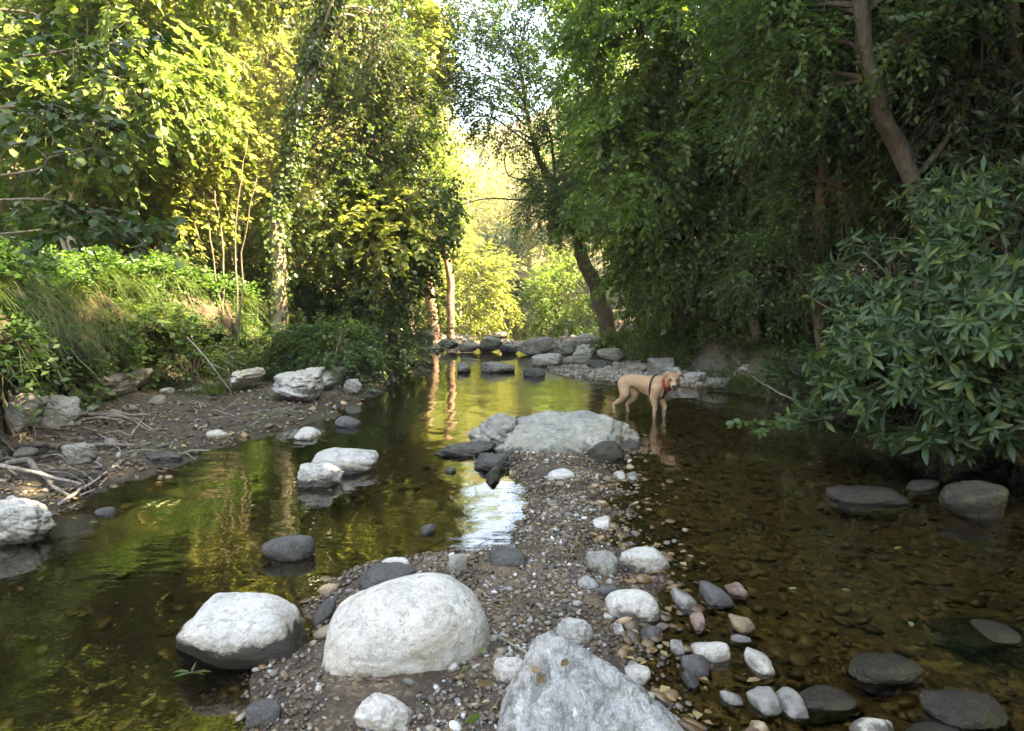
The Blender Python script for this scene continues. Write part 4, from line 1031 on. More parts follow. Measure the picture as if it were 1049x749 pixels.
rtree(930, 14, (930, -20), .16, [(pt(930, 130, 13.5), (2.2, 1.7, 1.9), 560), (pt(950, 0, 13.5), (2.4, 2, 1.7), 460), (pt(1020, 160, 13), (1.8, 1.5, 2.0), 420), (pt(930, 260, 13), (1.6, 1.2, .9), 400)],
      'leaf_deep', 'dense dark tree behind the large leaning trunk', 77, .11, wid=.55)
rtree(860, 21, (850, -10), .2, [(pt(850, 160, 20.5), (3.0, 2, 3), 900), (pt(720, 200, 21), (2.4, 2, 2.2), 600), (pt(850, -40, 20.5), (4, 2.5, 2.6), 800)],
      'leaf_bright', 'sun-touched tree glimpsed through the dark right canopy', 78, .16, wid=.55, gap=-.3)
# tall crowns added to shade the stream, mostly unseen beyond the right frame edge
for i, (x, y, s) in enumerate([(7.5, 1.5, .95), (9.5, 4.0, 1.15), (8, -1.5, 1.0), (11, 1.5, 1.15), (11.5, -1.5, 1.1), (10, 6.5, 1.1), (6.8, -5, 1.0), (9, -8, 1.1), (12, -4, 1.15), (8.5, 7.5, 1.05), (9.5, 12, 1.0), (12, 4.5, 1.1), (13, 10, 1.1), (11, 16, 1.05), (8.5, 18.5, 1.0), (15, 16, 1.15), (6.8, -2, .9), (10.5, 0, 1.05), (10, 9.5, 1.05), (14, 21, 1.1), (7.2, 14.5, .8)]):
    place_far(2, x, y, s, 'on the shaded slope behind the right bank', 'on the right slope')

ORD = ['first', 'second', 'third', 'fourth', 'fifth', 'sixth', 'seventh', 'eighth', 'ninth', 'tenth', 'eleventh', 'twelfth', 'thirteenth', 'fourteenth', 'fifteenth', 'sixteenth', 'seventeenth', 'eighteenth', 'nineteenth', 'twentieth']
byl = {}
for o in COL.objects:
    if o.name.startswith('far_tree') and o.parent is None: byl.setdefault(o['label'], []).append(o)
for lab, os_ in byl.items():
    os_.sort(key=lambda o: o.location.x / max(o.location.y, 1))
    seen = [o for o in os_ if o.location.y > 3 and abs(o.location.x / o.location.y) < .82]
    if len(seen) > 1:
        for i, o in enumerate(seen): o['label'] = lab + (', %s from the left' % ORD[i] if i < 20 else ', last from the left')
    for o in os_:
        if o not in seen: o['label'] = 'unseen tall leafy tree beyond the right edge, added to shade the stream'; o['group'] = 'added unseen trees beyond the right edge'

# --- air: faint haze in the valley
hm = bpy.data.materials.new('haze'); hm.use_nodes = True; hm.node_tree.nodes.clear(); k = N(hm)
pv = k.n('ShaderNodeVolumePrincipled', {'Color': (.9, .92, .9, 1), 'Density': .0009, 'Anisotropy': .3})
o_ = k.t.nodes.new('ShaderNodeOutputMaterial'); k.t.links.new(pv.outputs[0], o_.inputs[1])
m = MB(); bx = np.array([(x, y, z) for x in (-170, 170) for y in (-70, 210) for z in (-8, 95)], float)
m.add(bx, [(0, 1, 3, 2), (4, 6, 7, 5), (0, 4, 5, 1), (2, 3, 7, 6), (0, 2, 6, 4), (1, 5, 7, 3)])
tag(m.build('haze', hm, smooth=False), 'faint sunlit haze filling the valley', 'haze', None, 'stuff')
# --- the laurel-like bush with whorls of long leaves
def rosettes(mb, P, A, nl, size, wid):
    n = len(P); A = unit(A)
    U = unit(np.cross(A, rng.normal(size=(n, 3)))); V = np.cross(A, U)
    k_ = np.arange(nl)[None, :]; an = k_ * 2.4 + rng.uniform(0, 6.28, (n, 1)) + rng.normal(0, .2, (n, nl))
    el = .25 + .85 * (k_ / nl) + rng.normal(0, .15, (n, nl))      # inner leaves point up, outer ones spread
    d = (np.cos(an)[..., None] * U[:, None] + np.sin(an)[..., None] * V[:, None])
    ld = d * np.sin(el + .35)[..., None] + A[:, None] * np.cos(el + .35)[..., None] + np.array((0, 0, -.28)) + rng.normal(0, .16, (n, nl, 3))
    nn = A[:, None] * np.sin(el + .35)[..., None] - d * np.cos(el + .35)[..., None] + rng.normal(0, .12, (n, nl, 3))
    pos = P[:, None] - A[:, None] * (k_ * .010)[..., None]
    leaves(mb, pos.reshape(-1, 3), ld.reshape(-1, 3), nn.reshape(-1, 3), (size * rng.uniform(.65, 1.2, (n, 1)) * rng.uniform(.55, 1.1, (n, nl)) * (.75 + .25 * k_ / nl)).ravel(), wid, 'long')
def laurel(base, blobs, label, leafm, size, nl=10, seed=1, wid=.27):
    root = empty('laurel_bush', base, label, 'bush')
    bs = np.array(base); tb, lb = MB(), MB()
    for bi, (c, r, n_) in enumerate(blobs):
        c = np.array(c); r = np.array(r)
        P = in_blob(n_, c, r, seed + bi, -.08, 1.8, .35)
        P = P[P[:, 2] > .10 + .1 * rng.random(len(P))]
        A = unit((P - c) / r) * .6 + np.array((-.45, -.45, .25)) + rng.normal(0, .5, (len(P), 3))
        rosettes(lb, P - bs, A, nl, size, wid)
        for p_, a_ in zip(P, unit(A)):
            if rng.random() < .5:
                q = p_ - a_ * .25 + (c - p_) * .12; st = p_ + (c - p_) * .45
                tube(tb, np.array([st, (st + q) / 2 + rng.normal(0, .03, 3), q, p_]) - bs, [.009, .007, .005, .004], 4, cap=False)
        for q in range(7):
            e = c + unit(rng.normal(size=3)) * r * .6
            tube(tb, wiggle(catmull([bs + rng.normal(0, .12, 3) * (1, 1, 0), (bs + e) / 2 + (0, 0, .2), e], 6), .05, seed + q) - bs, np.linspace(.03, .008, 13), 5, cap=False)
    tb.build('stems', M['bark'], root); lb.build('foliage', M[leafm], root, smooth=False)
    return root
laurel((5.3, 7.4, .1), [(pt(955, 385, 6.6), (.95, .9, .62), 330), (pt(895, 350, 7.4), (.55, .7, .62), 190), (pt(1030, 330, 6.2), (.8, .9, .65), 240), (pt(935, 275, 7.6), (.85, .8, .55), 210), (pt(1010, 235, 7.8), (.9, .8, .6), 210), (pt(870, 385, 7.2), (.4, .5, .35), 90), (pt(1040, 420, 6.0), (.6, .6, .28), 90), (pt(890, 425, 7.0), (.60, .5, .22), 90)],
       'big glossy bush with whorls of long grey-green leaves over the dark water', 'leaf_laurel', .20, seed=81)
rtree(1060, 9.8, (1040, 0), .12, [(pt(1000, 190, 9.6), (1.0, .9, .9), 420), (pt(1030, 80, 9.6), (1.3, 1.0, 1.0), 460), (pt(940, 90, 10), (.8, .8, .6), 200), (pt(1050, -20, 9.6), (1.3, 1, .8), 260)],
      'leaf_grey', 'grey-leaved willow-like tree at the upper right edge, above the glossy bush', 82, .14, wid=.28, droop=.6, hang=.5, m=14, L=.5, gap=-.2)
# twig with round leaves reaching over the water
g0 = np.array(pt(845, 440, 7.6)); sp_ = empty('leafy_twig', tuple(g0), 'low twig of rounded green leaves stretching over the water left of the big bush', 'twig')
tb, lb = MB(), MB()
for e, a in ((pt(752, 433, 7.7), 4), (pt(775, 442, 7.5), -3), (pt(800, 428, 7.8), 0)):
    path = catmull([tuple(g0), tuple((g0 + np.array(e)) / 2 + (0, 0, .05)), e], 7); tube(tb, path - g0, np.linspace(.008, .003, len(path)), 4)
    P = np.repeat(path[4:], 4, 0) - g0
    leaves(lb, P, rng.normal(0, 1, P.shape) * (1, 1, .5) + (-.5, 0, -.2), rng.normal(0, .5, P.shape) + (0, -.3, 1), .085 * rng.uniform(.6, 1.2, len(P)), .75, 'oval')
tb.build('stem', M['bark'], sp_); lb.build('foliage', M['leaf_green'], sp_, smooth=False)

# --- bank bushes and shrubs
bush('bramble_bush', 335, 300, 12.5, 1.9, 1.0, 560, 'leaf_deep', 'dark bramble mound on the left bank, under the ivy-laden tree', .09, seed=91, L=.35)
bush('bramble_bush', 385, 320, 14, 1.7, 1.0, 420, 'leaf_ivy', 'dark leafy bush spilling to the shore right of the bramble mound', .09, seed=92, L=.35)
bush('bramble_bush', 290, 280, 12.6, 1.3, .8, 260, 'leaf_green', 'green shrub at the foot of the leaning ivy trunk', .08, seed=93, L=.3)
bush('bramble_bush', 25, 300, 8.2, 1.7, .8, 420, 'leaf_green', 'leafy shrub at the left edge on top of the earth bank', .08, seed=94, L=.3)
bush('bramble_bush', 190, 285, 10.8, 1.5, .7, 240, 'leaf_green', 'low shrub with arching stems in the middle of the left bank', .07, seed=95, L=.35)
for i, (px, py, Yd, w_, h_, nn_, mt, lb_t) in enumerate([(60, 260, 12.5, 3.0, 1.5, 420, 'leaf_yellow', 'sunlit low bush under the pale leaning trunk at upper left'), (150, 262, 13.5, 2.6, 1.6, 420, 'leaf_bright', 'bright bush uphill between the pale trunk and the hazel fan'),
        (10, 255, 11, 2.2, 1.4, 300, 'leaf_green', 'green bush on the bank at the left edge, behind the leafy shrub'), (240, 255, 15, 2.6, 2.0, 420, 'leaf_yellow', 'yellow bush behind the hazel fan, left of the leaning ivy trunk'),
        (320, 262, 16, 2.8, 2.2, 420, 'leaf_bright', 'bright bush glimpsed just right of the leaning ivy trunk'), (110, 275, 10.2, 1.8, .8, 260, 'leaf_green', 'low green shrub above the hanging grass, left of the arching stems'), (370, 285, 20, 3.0, 2.4, 420, 'leaf_yellow', 'yellow bush lit by the sun behind the dark bank bushes')]):
    bush('thicket_bush', px, py, Yd, w_, h_, nn_, mt, lb_t, .12, seed=110 + i, L=.45, wid=.7)
bush('bank_shrub', 690, 345, 15.4, 1.5, .7, 380, 'leaf_green', 'fern-like green clump on the right bank behind the dog', .10, seed=96, L=.4, wid=.4)
bush('bank_shrub', 730, 350, 14.6, 1.3, .5, 240, 'leaf_green', 'sprawling green plant creeping over the earth mound on the right bank', .09, seed=100, L=.3)
bush('bank_shrub', 640, 352, 17, 1.3, .55, 240, 'leaf_bright', 'low bright green clump left of the dog on the right shore', .10, seed=97, L=.35)
bush('bank_shrub', 810, 375, 10.8, 1.1, .75, 300, 'leaf_deep', 'dark tangled shrub between grass tuft and glossy bush', .07, seed=98, L=.3)
bush('bank_shrub', 420, 335, 19.5, 1.7, 1.1, 320, 'leaf_deep', 'dark shrub at the far left bend in front of the red trunks', .1, seed=99, L=.4)

for i, (px, py, Yd, w_, h_, nn_, mt, lb_t) in enumerate([(165, 372, 11.6, 1.1, .5, 120, 'leaf_deep', 'small dark plant rooted at the back of the left mud shore'), (225, 378, 12.0, .9, .45, 90, 'leaf_green', 'weedy plant left of the round pale rock in the bank'),
        (60, 372, 8.6, .9, .6, 130, 'leaf_deep', 'dark weeds hanging behind the squarish grey boulder'), (365, 368, 14.6, 1.0, .45, 110, 'leaf_green', 'low green weeds where the left shore narrows')]):
    bush('shore_weed', px, py, Yd, w_, h_, nn_, mt, lb_t, .07, seed=140 + i, L=.28)
# --- grass
def blades(mb, P, D, L, w, droop, seg=4):
    n = len(P); D = unit(D); t = np.linspace(0, 1, seg + 1)
    S = unit(np.cross(D, np.array((0, 0, 1.0)) + rng.normal(0, .2, (n, 3))))
    hor = unit(D * (1, 1, 0) + 1e-6)
    c = P[:, None] + D[:, None] * (L[:, None] * t)[..., None] + hor[:, None] * (L[:, None] * t ** 2 * droop[:, None] * .5)[..., None]
    c[..., 2] -= L[:, None] * t ** 2 * droop[:, None]
    ww = w[:, None] * (1 - t ** 1.5)[None, :] + .0004
    V = np.stack([c - S[:, None] * ww[..., None], c + S[:, None] * ww[..., None]], 2).reshape(n, -1, 3)
    f = np.array([(2 * i, 2 * i + 1, 2 * i + 3, 2 * i + 2) for i in range(seg)])
    mb.add(V.reshape(-1, 3), (f[None] + (np.arange(n) * V.shape[1])[:, None, None]).reshape(-1, 4))
def tuft(px, py, Y, n_, Lm, label, matn='grass', w=.004, spread=.25, z=None, lean=(0, -.3), name='grass_tuft'):
    c = AT(px, py, Y); c[2] = Hs(c[0], c[1]) - .02 if z is None else z
    m = MB()
    P = rng.normal(0, spread * .4, (n_, 3)) * (1, 1, .15)
    D = rng.normal(0, .45, (n_, 3)) + np.array((lean[0], lean[1], 1.0)); D[:, 2] = np.abs(D[:, 2])
    blades(m, P, D, Lm * rng.uniform(.6, 1.2, n_), np.full(n_, w), rng.uniform(.2, .9, n_))
    o = m.build(name, M[matn], smooth=False); o.location = tuple(c); return tag(o, label, 'grass tuft')
tuft(275, 372, 12.2, 170, .55, 'sedge tuft with long upright blades above the pale left shore rocks', w=.006)
tuft(292, 368, 12.5, 90, .5, 'pale dry sedge tuft leaning right, next to the upright sedge', w=.005, lean=(.4, -.2))
tuft(762, 385, 12.2, 900, .42, 'bright green grass tuft crowning the right bank edge', w=.004, spread=.8)
tuft(775, 378, 11.9, 700, .40, 'deep green grass tuft hanging from the right bank next to the bright one', w=.004, spread=.7, lean=(-.5, -.4))
tuft(700, 372, 14.3, 260, .32, 'short grass tuft on the right bank, beside the earth mound', w=.004, spread=.6)
tuft(738, 375, 13.2, 300, .38, 'smaller grass tuft left of the bright bank tuft', w=.004, spread=.5)
tuft(215, 340, 10.4, 200, .5, 'hanging grass tuft over the dark undercut of the left bank', spread=.4, lean=(.2, -.8))
m = MB()
n = 12000; ys = 6 + 13 * rng.random(n) ** 1.1; xs = BL(ys) + .32 - 2.0 * rng.random(n) ** 1.8; _bx = np.minimum(xs, BL(ys) - .75)
z = H(_bx, ys) - np.clip(xs - BL(ys), 0, 1) * .5; ok = (fbm(np.stack([xs * 1.2, ys * 1.2, 0 * xs], -1), 2, 5) > -.25); xs, ys, z = xs[ok], ys[ok], z[ok]; n = len(xs)
P = np.stack([xs, ys, z], -1); D = rng.normal(0, .6, (n, 3)) + np.array((.5, -.3, .7)); P[:, 2] += .04
blades(m, P, D, .30 * rng.uniform(.3, 1.5, n), np.full(n, .0042), rng.uniform(.3, 1.7, n))
n = 6000; ys = rng.uniform(9.5, 22, n); xs = BR(ys) + .2 + 1.6 * rng.random(n)
P = np.stack([xs, ys, H(xs, ys)], -1); D = rng.normal(0, .35, (n, 3)) + np.array((-.5, -.3, .8))
blades(m, P, D, .32 * rng.uniform(.4, 1.2, n), np.full(n, .004), rng.uniform(.4, 1.4, n))
V_ = LIPV[0]; n = 8000
i_ = (rng.random(n) * len(V_)).astype(int); j_ = (4 + rng.random(n) ** 1.1 * 22).astype(int).clip(0, 31); P = V_[i_, j_] + rng.normal(0, .05, (n, 3)); ok = fbm(P * 1.4, 2, 8) > .0; P = P[ok]; n = len(P)
D = rng.normal(0, .55, (n, 3)) + np.array((.75, -.45, .35))
blades(m, P, D, .27 * rng.uniform(.3, 1.6, n), np.full(n, .0042), rng.uniform(.6, 1.9, n))
tag(m.build('bank_grass', M['grass'], smooth=False), 'grass hanging over both bank edges', 'grass', None, 'stuff')
# undergrowth of small leaves
m = MB()
n = 9500; ys = 5.5 + 15 * rng.random(n) ** 1.2; xs = BL(ys) + .25 - 3.6 * rng.random(n) ** 1.5
z = H(np.minimum(xs, BL(ys) - .7), ys); P = np.stack([xs, ys, z + .02], -1)
ok = fbm(P * .8, 2, 15) > -.5; P = P[ok]
sprays(m, P, rng.normal(0, .5, P.shape) + (0.25, -.2, .8), .34 * rng.uniform(.5, 1.5, len(P)), 8, .085, .6, 'tri', .5, .1)
n = 3000
i_ = (rng.random(n) * len(V_)).astype(int); j_ = (4 + rng.random(n) * 26).astype(int).clip(0, 31); P = V_[i_, j_]; P = P[fbm(P * 1.1, 2, 28) > .12]
sprays(m, P, rng.normal(0, .5, P.shape) + (.5, -.4, .4), .34 * rng.uniform(.5, 1.5, len(P)), 8, .075, .6, 'tri', .8, .2)
n = 2600; ys = 8 + 14 * rng.random(n); xs = BR(ys) + .1 + 3.0 * rng.random(n)
P = np.stack([xs, ys, H(xs, ys) + .02], -1); ok = fbm(P * .8, 2, 16) > 0; P = P[ok]
sprays(m, P, rng.normal(0, .5, P.shape) + (-.25, -.2, .8), .28 * rng.uniform(.5, 1.3, len(P)), 7, .07, .6, 'tri', .4, .1)
tag(m.build('undergrowth', M['leaf_deep'], smooth=False), 'low green undergrowth on the banks', 'undergrowth', None, 'stuff')
# leaf litter on banks and shores
m = MB()
n = 7000; ys = 3 + 17 * rng.random(n) ** 1.2; xs = XL(ys) - .05 - 5 * rng.random(n) ** 1.2
P = np.stack([xs, ys, H(xs, ys) + .012], -1)
leaves(m, P, rng.normal(0, 1, P.shape) * (1, 1, .15), rng.normal(0, .3, P.shape) + (0, 0, 1), .05 * rng.uniform(.5, 1.3, n), .6, 'tri')
n = 2500; ys = 8 + 14 * rng.random(n); xs = XR(ys) + 4 * rng.random(n)
P = np.stack([xs, ys, H(xs, ys) + .012], -1)
leaves(m, P, rng.normal(0, 1, P.shape) * (1, 1, .15), rng.normal(0, .3, P.shape) + (0, 0, 1), .05 * rng.uniform(.5, 1.3, n), .6, 'tri')
n = 2600; ys = 2.3 + 9 * rng.random(n) ** 1.2; xs = rng.uniform(.5, 5.0, n)
P = np.stack([xs, ys, H(xs, ys) + .02], -1)
leaves(m, P, rng.normal(0, 1, P.shape) * (1, 1, .1), rng.normal(0, .15, P.shape) + (0, 0, 1), .055 * rng.uniform(.5, 1.3, n), .6, 'tri')
n = 500; xs, ys = barpts(n, .1)
P = np.stack([xs, ys, H(xs, ys) + .015], -1)
leaves(m, P, rng.normal(0, 1, P.shape) * (1, 1, .15), rng.normal(0, .3, P.shape) + (0, 0, 1), .028 * rng.uniform(.5, 1.3, n), .6, 'tri')
tag(m.build('leaf_litter', M['leaf_dead'], smooth=False), 'dead brown leaves strewn over banks and stream bed', 'leaf litter', None, 'stuff')

# --- exposed roots and driftwood
rt = empty('tree_roots', gz(-4.3, 6.2, 0), 'tangle of bare grey roots spilling down the left bank to the water', 'roots')
rb = np.array(rt.location); m = MB()
for i in range(46):
    y0 = random.uniform(5.3, 8.2); x0 = float(np.interp(y0, [5, 8], [-4.9, -5.5])) + random.uniform(-.2, .25); z0 = Hs(x0, y0) + random.uniform(-.05, .12)
    pts = [(x0, y0, z0)]; x, y = x0, y0; a = random.uniform(-.5, .1)
    for s in range(random.randint(3, 6)):
        a += random.uniform(-.6, .6); st = random.uniform(.2, .36)
        x += math.cos(a) * st; y += math.sin(a) * st
        pts.append((x, y, max(Hs(x, y), -.02) + random.uniform(-.02, .07)))
    r = random.choice((.012, .018, .026, .045))
    pth = wiggle(catmull(pts, 6), .025, i, 5)
    tube(m, pth - rb, np.linspace(r, r * .25, len(pth)), 7, .12, i)
m.build('root_mass', M['root'], rt)
def stick(pts, r, label, name='fallen_branch', fork=(), matn='wood_grey'):
    P0 = np.array(pts[0]); m = MB(); pth = wiggle(catmull(pts, 6), .012, int(r * 1e4), 6)
    tube(m, pth - P0, np.linspace(r, r * .5, len(pth)), 7, .12, 3)
    for (k0, e) in fork:
        s = pth[int(k0 * (len(pth) - 1))]; q = wiggle(catmull([tuple(s), tuple((s + np.array(e)) / 2 + (0, 0, .01)), e], 5), .01, 3, 7)
        tube(m, q - P0, np.linspace(r * .6, r * .2, len(q)), 5)
    o = m.build(name, M[matn]); o.location = tuple(P0)
    return tag(o, label, 'branch')
stick([tuple(G(-10, 474, .22)), tuple(G(35, 484, .16)), tuple(G(84, 496, .08))], .020, 'thick straight bare pole pointing right below the roots')
stick([tuple(G(60, 516, .02)), tuple(G(100, 490, .05)), tuple(G(130, 466, .05))], .014, 'long pale branch rising from the water to the mud shore', fork=[(.5, tuple(G(150, 458, .05))), (.8, tuple(G(128, 485, .0)))])
stick([tuple(G(62, 512, -.02)), tuple(G(90, 505, .01)), tuple(G(116, 484, .02))], .012, 'half sunken branch just below the long pale branch')
stick([tuple(G(134, 448, .10)), tuple(G(139, 440, .16)), tuple(G(148, 426, .18))], .012, 'short crooked white stick standing on the mud')
stick([tuple(G(100, 445, .15)), tuple(G(118, 455, .12)), tuple(G(124, 463, .08))], .010, 'curved pale stick lying by the roots')
stick([pt(192, 346, 10.2), pt(212, 368, 10.0), pt(237, 402, 9.9)], .012, 'thin dead branch leaning down the dark undercut bank', fork=[(.6, pt(232, 380, 9.9))])
stick([pt(36, 300, 8.6), pt(70, 355, 8.2), pt(99, 386, 8.1)], .007, 'thin bare twig arching down the earth bank at the left')
stick([pt(52, 372, 7.6), pt(62, 385, 7.5), pt(70, 400, 7.5)], .014, 'short stub root hanging at the earth overhang', matn='root')
stick([pt(78, 412, 7.9), pt(84, 408, 7.8), pt(90, 402, 7.8)], .009, 'small broken pale stick beside the squarish boulder')
stick([pt(640, 352, 17), pt(600, 346, 17.4), pt(560, 357, 18)], .02, 'grey branch lying on the far right shore rocks')
stick([tuple(G(168, 470, .03)), tuple(G(190, 463, .04)), tuple(G(215, 461, .03))], .010, 'pale drift branch at the left waterline', fork=[(.5, tuple(G(200, 472, .0)))])
stick([pt(830, 418, 9.4), pt(790, 398, 9.8), pt(770, 385, 10.4)], .014, 'bare root-like branch below the right bank grass', matn='root')
stick([tuple(G(455, 598, .05)), tuple(G(486, 562, .07)), tuple(G(500, 552, .03))], .004, 'thin white thread-like root curving from the dark flat stone to the gravel', fork=[])
stick([tuple(G(505, 646, .06)), tuple(G(520, 662, .07)), tuple(G(548, 676, .06))], .007, 'short pale twig on gravel between big white and peaked boulders')
for i in range(38):
    y = random.uniform(5.2, 10.5); x = random.uniform(float(BL(y)) + .2, float(XL(y)) + .1); a = random.uniform(0, 6.28); l = random.uniform(.15, .5)
    p0 = (x, y, Hs(x, y) + .015); p2 = (x + math.cos(a) * l, y + math.sin(a) * l, Hs(x + math.cos(a) * l, y + math.sin(a) * l) + .03)
    p1 = ((p0[0] + p2[0]) / 2 + random.uniform(-.06, .06), (p0[1] + p2[1]) / 2 + random.uniform(-.06, .06), (p0[2] + p2[2]) / 2 + random.uniform(0, .07))
    stick([p0, p1, p2], random.uniform(.003, .008), 'dead twig lying on the dark mud of the left shore', 'dead_twig')['group'] = 'dead twigs on the left shore'
# hanging roots on the undercut banks
for i in range(16):
    y0 = random.uniform(8.2, 12); x0 = float(BL(y0)) - .05; z0 = 1.0 + random.uniform(-.2, .2)
    stick([(x0, y0, z0), (x0 + .22, y0 - .05, z0 - .35), (x0 + .25 + random.uniform(-.1, .1), y0, z0 - .75)], random.choice((.006, .009)), 'thin root dangling in the undercut of the left bank', 'hanging_root', (), 'root')['group'] = 'dangling roots of the left bank'

# --- fallen and floating leaves
def leaf_obj(x, y, z, s, matn, label, group, tilt=.2):
    m = MB(); d = np.array([[math.cos(0), 0, 0.0]])
    leaves(m, np.array([[-s / 2, 0, 0.0]]), d, np.array([[0, 0, 1.0]]), s, .62, 'oval')
    o = m.build('fallen_leaf', M[matn], smooth=False)
    o.location = (x, y, z); o.rotation_euler = (random.uniform(-tilt, tilt), random.uniform(-tilt, tilt), random.uniform(0, 6.28))
    return tag(o, label, 'leaf', group)
dg = bpy.context.evaluated_depsgraph_get
bpy.context.view_layer.update()
def drop(px, py):
    d = Vector(ray(px, py)).normalized(); deps = dg()
    hit, loc, nr, i, ob, mx = SC.ray_cast(deps, Vector((0, 0, CAMH)), d)
    return loc, nr
for (px, py, s, mt, lb) in [(579, 681, .05, 'leaf_dead', 'red-brown dry leaf on top of the peaked boulder'), (556, 697, .05, 'leaf_dead', 'rust brown leaf on the left face of the peaked boulder'), (549, 688, .04, 'leaf_dead', 'pinkish dry leaf above the rust brown leaf on the peaked boulder'),
                            (497, 703, .07, 'leaf_dead', 'curled orange-brown leaf on gravel left of the peaked boulder'), (478, 686, .06, 'leaf_pale', 'yellow-green leaf on gravel right of the big white boulder'), (480, 724, .05, 'leaf_dead', 'tan leaf on gravel near the bottom edge'),
                            (487, 738, .07, 'leaf_bright', 'fresh green leaf on gravel near the bottom edge'), (523, 658, .05, 'leaf_dead', 'orange leaf between the big white and peaked boulders'), (511, 622, .035, 'leaf_yellow', 'small yellow leaf touching the right side of the big white boulder'),
                            (595, 560, .06, 'leaf_yellow', 'yellow leaf in the wet gravel edge'), (648, 596, .05, 'leaf_dead', 'orange leaf between the flat pale rock and oval rock'), (494, 668, .05, 'leaf_pale', 'grey-green leaf on the dark gravel right of the big white boulder'),
                            (772, 698, .06, 'leaf_dead', 'pinkish brown leaf above the olive stone pair'), (812, 604, .05, 'leaf_pale', 'pale leaf floating on the dark water at right'), (920, 562, .06, 'leaf_yellow', 'yellow leaf on the dark water near the right edge')]:
    loc, nr = drop(px, py)
    o = leaf_obj(loc.x, loc.y, loc.z + .006, s, mt, lb, None)
    q = nr.to_track_quat('Z', 'Y').to_euler(); o.rotation_euler = (q.x, q.y, q.z + random.uniform(0, .5))
for _ in range(70):
    x, y = random.uniform(-3.2, 4.2), random.uniform(2.8, 12)
    if Hs(x, y) < -.03:
        leaf_obj(x, y, .005, random.uniform(.03, .06), random.choice(('leaf_pale', 'leaf_dead', 'leaf_pale')), 'small leaf floating on the stream', 'floating leaves', .04)
for i in range(9):
    q = G(148 + i * 4.5, 520 - (i % 3) * 2 - i * .3, 0)
    leaf_obj(q[0], q[1], .006, .055, 'leaf_pale', 'pale leaf in the floating row beside the cracked pale rock', 'row of floating leaves', .15)
for _ in range(46):
    y = random.uniform(2.4, 7); l, r = np.interp(y, *BLx), np.interp(y, *BRx); x = random.uniform(l, r + .3)
    leaf_obj(x, y, max(Hs(x, y), 0) + .018, random.uniform(.025, .05), 'leaf_dead', 'small dry brown leaf lying on the gravel bar', 'dry leaves on the gravel bar', .4)
# green sprig floating in front of the wedge boulder
g0 = G(196, 690, .008); sp_ = empty('green_sprig', tuple(g0), 'fresh green sprig floating in front of the wedge boulder', 'sprig')
m = MB(); ang = np.array([2.9, .2, 3.4, -.2, 1.5]); P = np.zeros((5, 3))
leaves(m, P, np.stack([np.cos(ang), np.sin(ang), [.05, .1, 0, .15, .9]], -1), np.tile((0, 0, 1.0), (5, 1)) + rng.normal(0, .1, (5, 3)), np.array([.09, .08, .07, .06, .05]), .24, 'long')
m.build('foliage', M['leaf_bright'], sp_, smooth=False)
m = MB(); tube(m, np.array([(-.03, 0, 0), (0, 0, .004), (.03, .005, .01)]), .002, 5); m.build('stem', M['bark'], sp_)

# ---------------------------------------------------------------- dog
def simple(name, col, rough=.6, noise_=0.0, col2=None, spec=.3):
    m = newmat(name); k = N(m)
    tc = k.n('ShaderNodeTexCoord')
    nz = k.noise(tc.outputs['Object'], 9, 4, .6)
    c = k.mix(k.map(nz, .35, .65), col, col2 or col)
    bp = k.n('ShaderNodeBump', {'Height': k.noise(tc.outputs['Object'], 160, 2), 'Strength': .3, 'Distance': .004})
    k.out(k.n('ShaderNodeBsdfPrincipled', {'Base Color': c, 'Roughness': rough, 'Specular IOR Level': spec, 'Normal': bp.outputs[0]}).outputs[0]); return m
fur = newmat('fur'); k = N(fur)
tc = k.n('ShaderNodeTexCoord'); sx = k.n('ShaderNodeSeparateXYZ', {0: tc.outputs['Object']})
nz = k.noise(tc.outputs['Object'], 7, 4, .6)
c = k.mix(k.map(nz, .35, .65), (.33, .20, .105), (.46, .30, .17))
c = k.mix(k.map(sx.outputs[2], .24, .05, 0, .6), c, (.50, .36, .25))
c = k.mix(k.map(sx.outputs[2], .47, .58, 0, .6), c, (.26, .15, .075))
c = k.mix(k.map(sx.outputs[2], .17, .11, 0, .6), c, (.16, .10, .06))
c = k.mix(k.map(k.noise(tc.outputs['Object'], 30, 4, .7), .5, .7, 0, .35), c, (.20, .12, .065))
bp = k.n('ShaderNodeBump', {'Height': k.noise(tc.outputs['Object'], 120, 3), 'Strength': .5, 'Distance': .004})
k.out(k.n('ShaderNodeBsdfPrincipled', {'Base Color': c, 'Roughness': .75, 'Normal': bp.outputs[0]}).outputs[0])
DX, DY = 1.76, 9.42; hd = R(-43)
dog = empty('dog', (DX, DY, -.07), 'tan short-haired dog with harness standing in the shallow stream looking at the camera', 'dog', rz=hd)
def ball(bm, c, r, s=(1, 1, 1), rot=None):
    mt = Matrix.Translation(c) @ (rot.to_4x4() if rot else Matrix()) @ Matrix.Diagonal((r * s[0], r * s[1], r * s[2], 1))
    bmesh.ops.create_icosphere(bm, subdivisions=3, radius=1.0, matrix=mt)
def chain(bm, pts, s=(1, 1, 1)):
    for (a, ra), (b_, rb_) in zip(pts[:-1], pts[1:]):
        a, b_ = Vector(a), Vector(b_); n_ = max(2, int((b_ - a).length / (min(ra, rb_) * .28)) + 1)
        for i in range(n_ + 1):
            t = i / n_; ball(bm, a.lerp(b_, t), ra + (rb_ - ra) * t, s)
bm = bmesh.new()
chain(bm, [((.17, 0, .455), .128), ((.05, 0, .455), .118), ((-.10, 0, .482), .092), ((-.21, 0, .492), .082), ((-.31, 0, .465), .088)], (1, .80, 1))
chain(bm, [((.20, 0, .40), .105), ((.08, 0, .40), .10), ((-.05, 0, .43), .08)], (1, .78, 1))
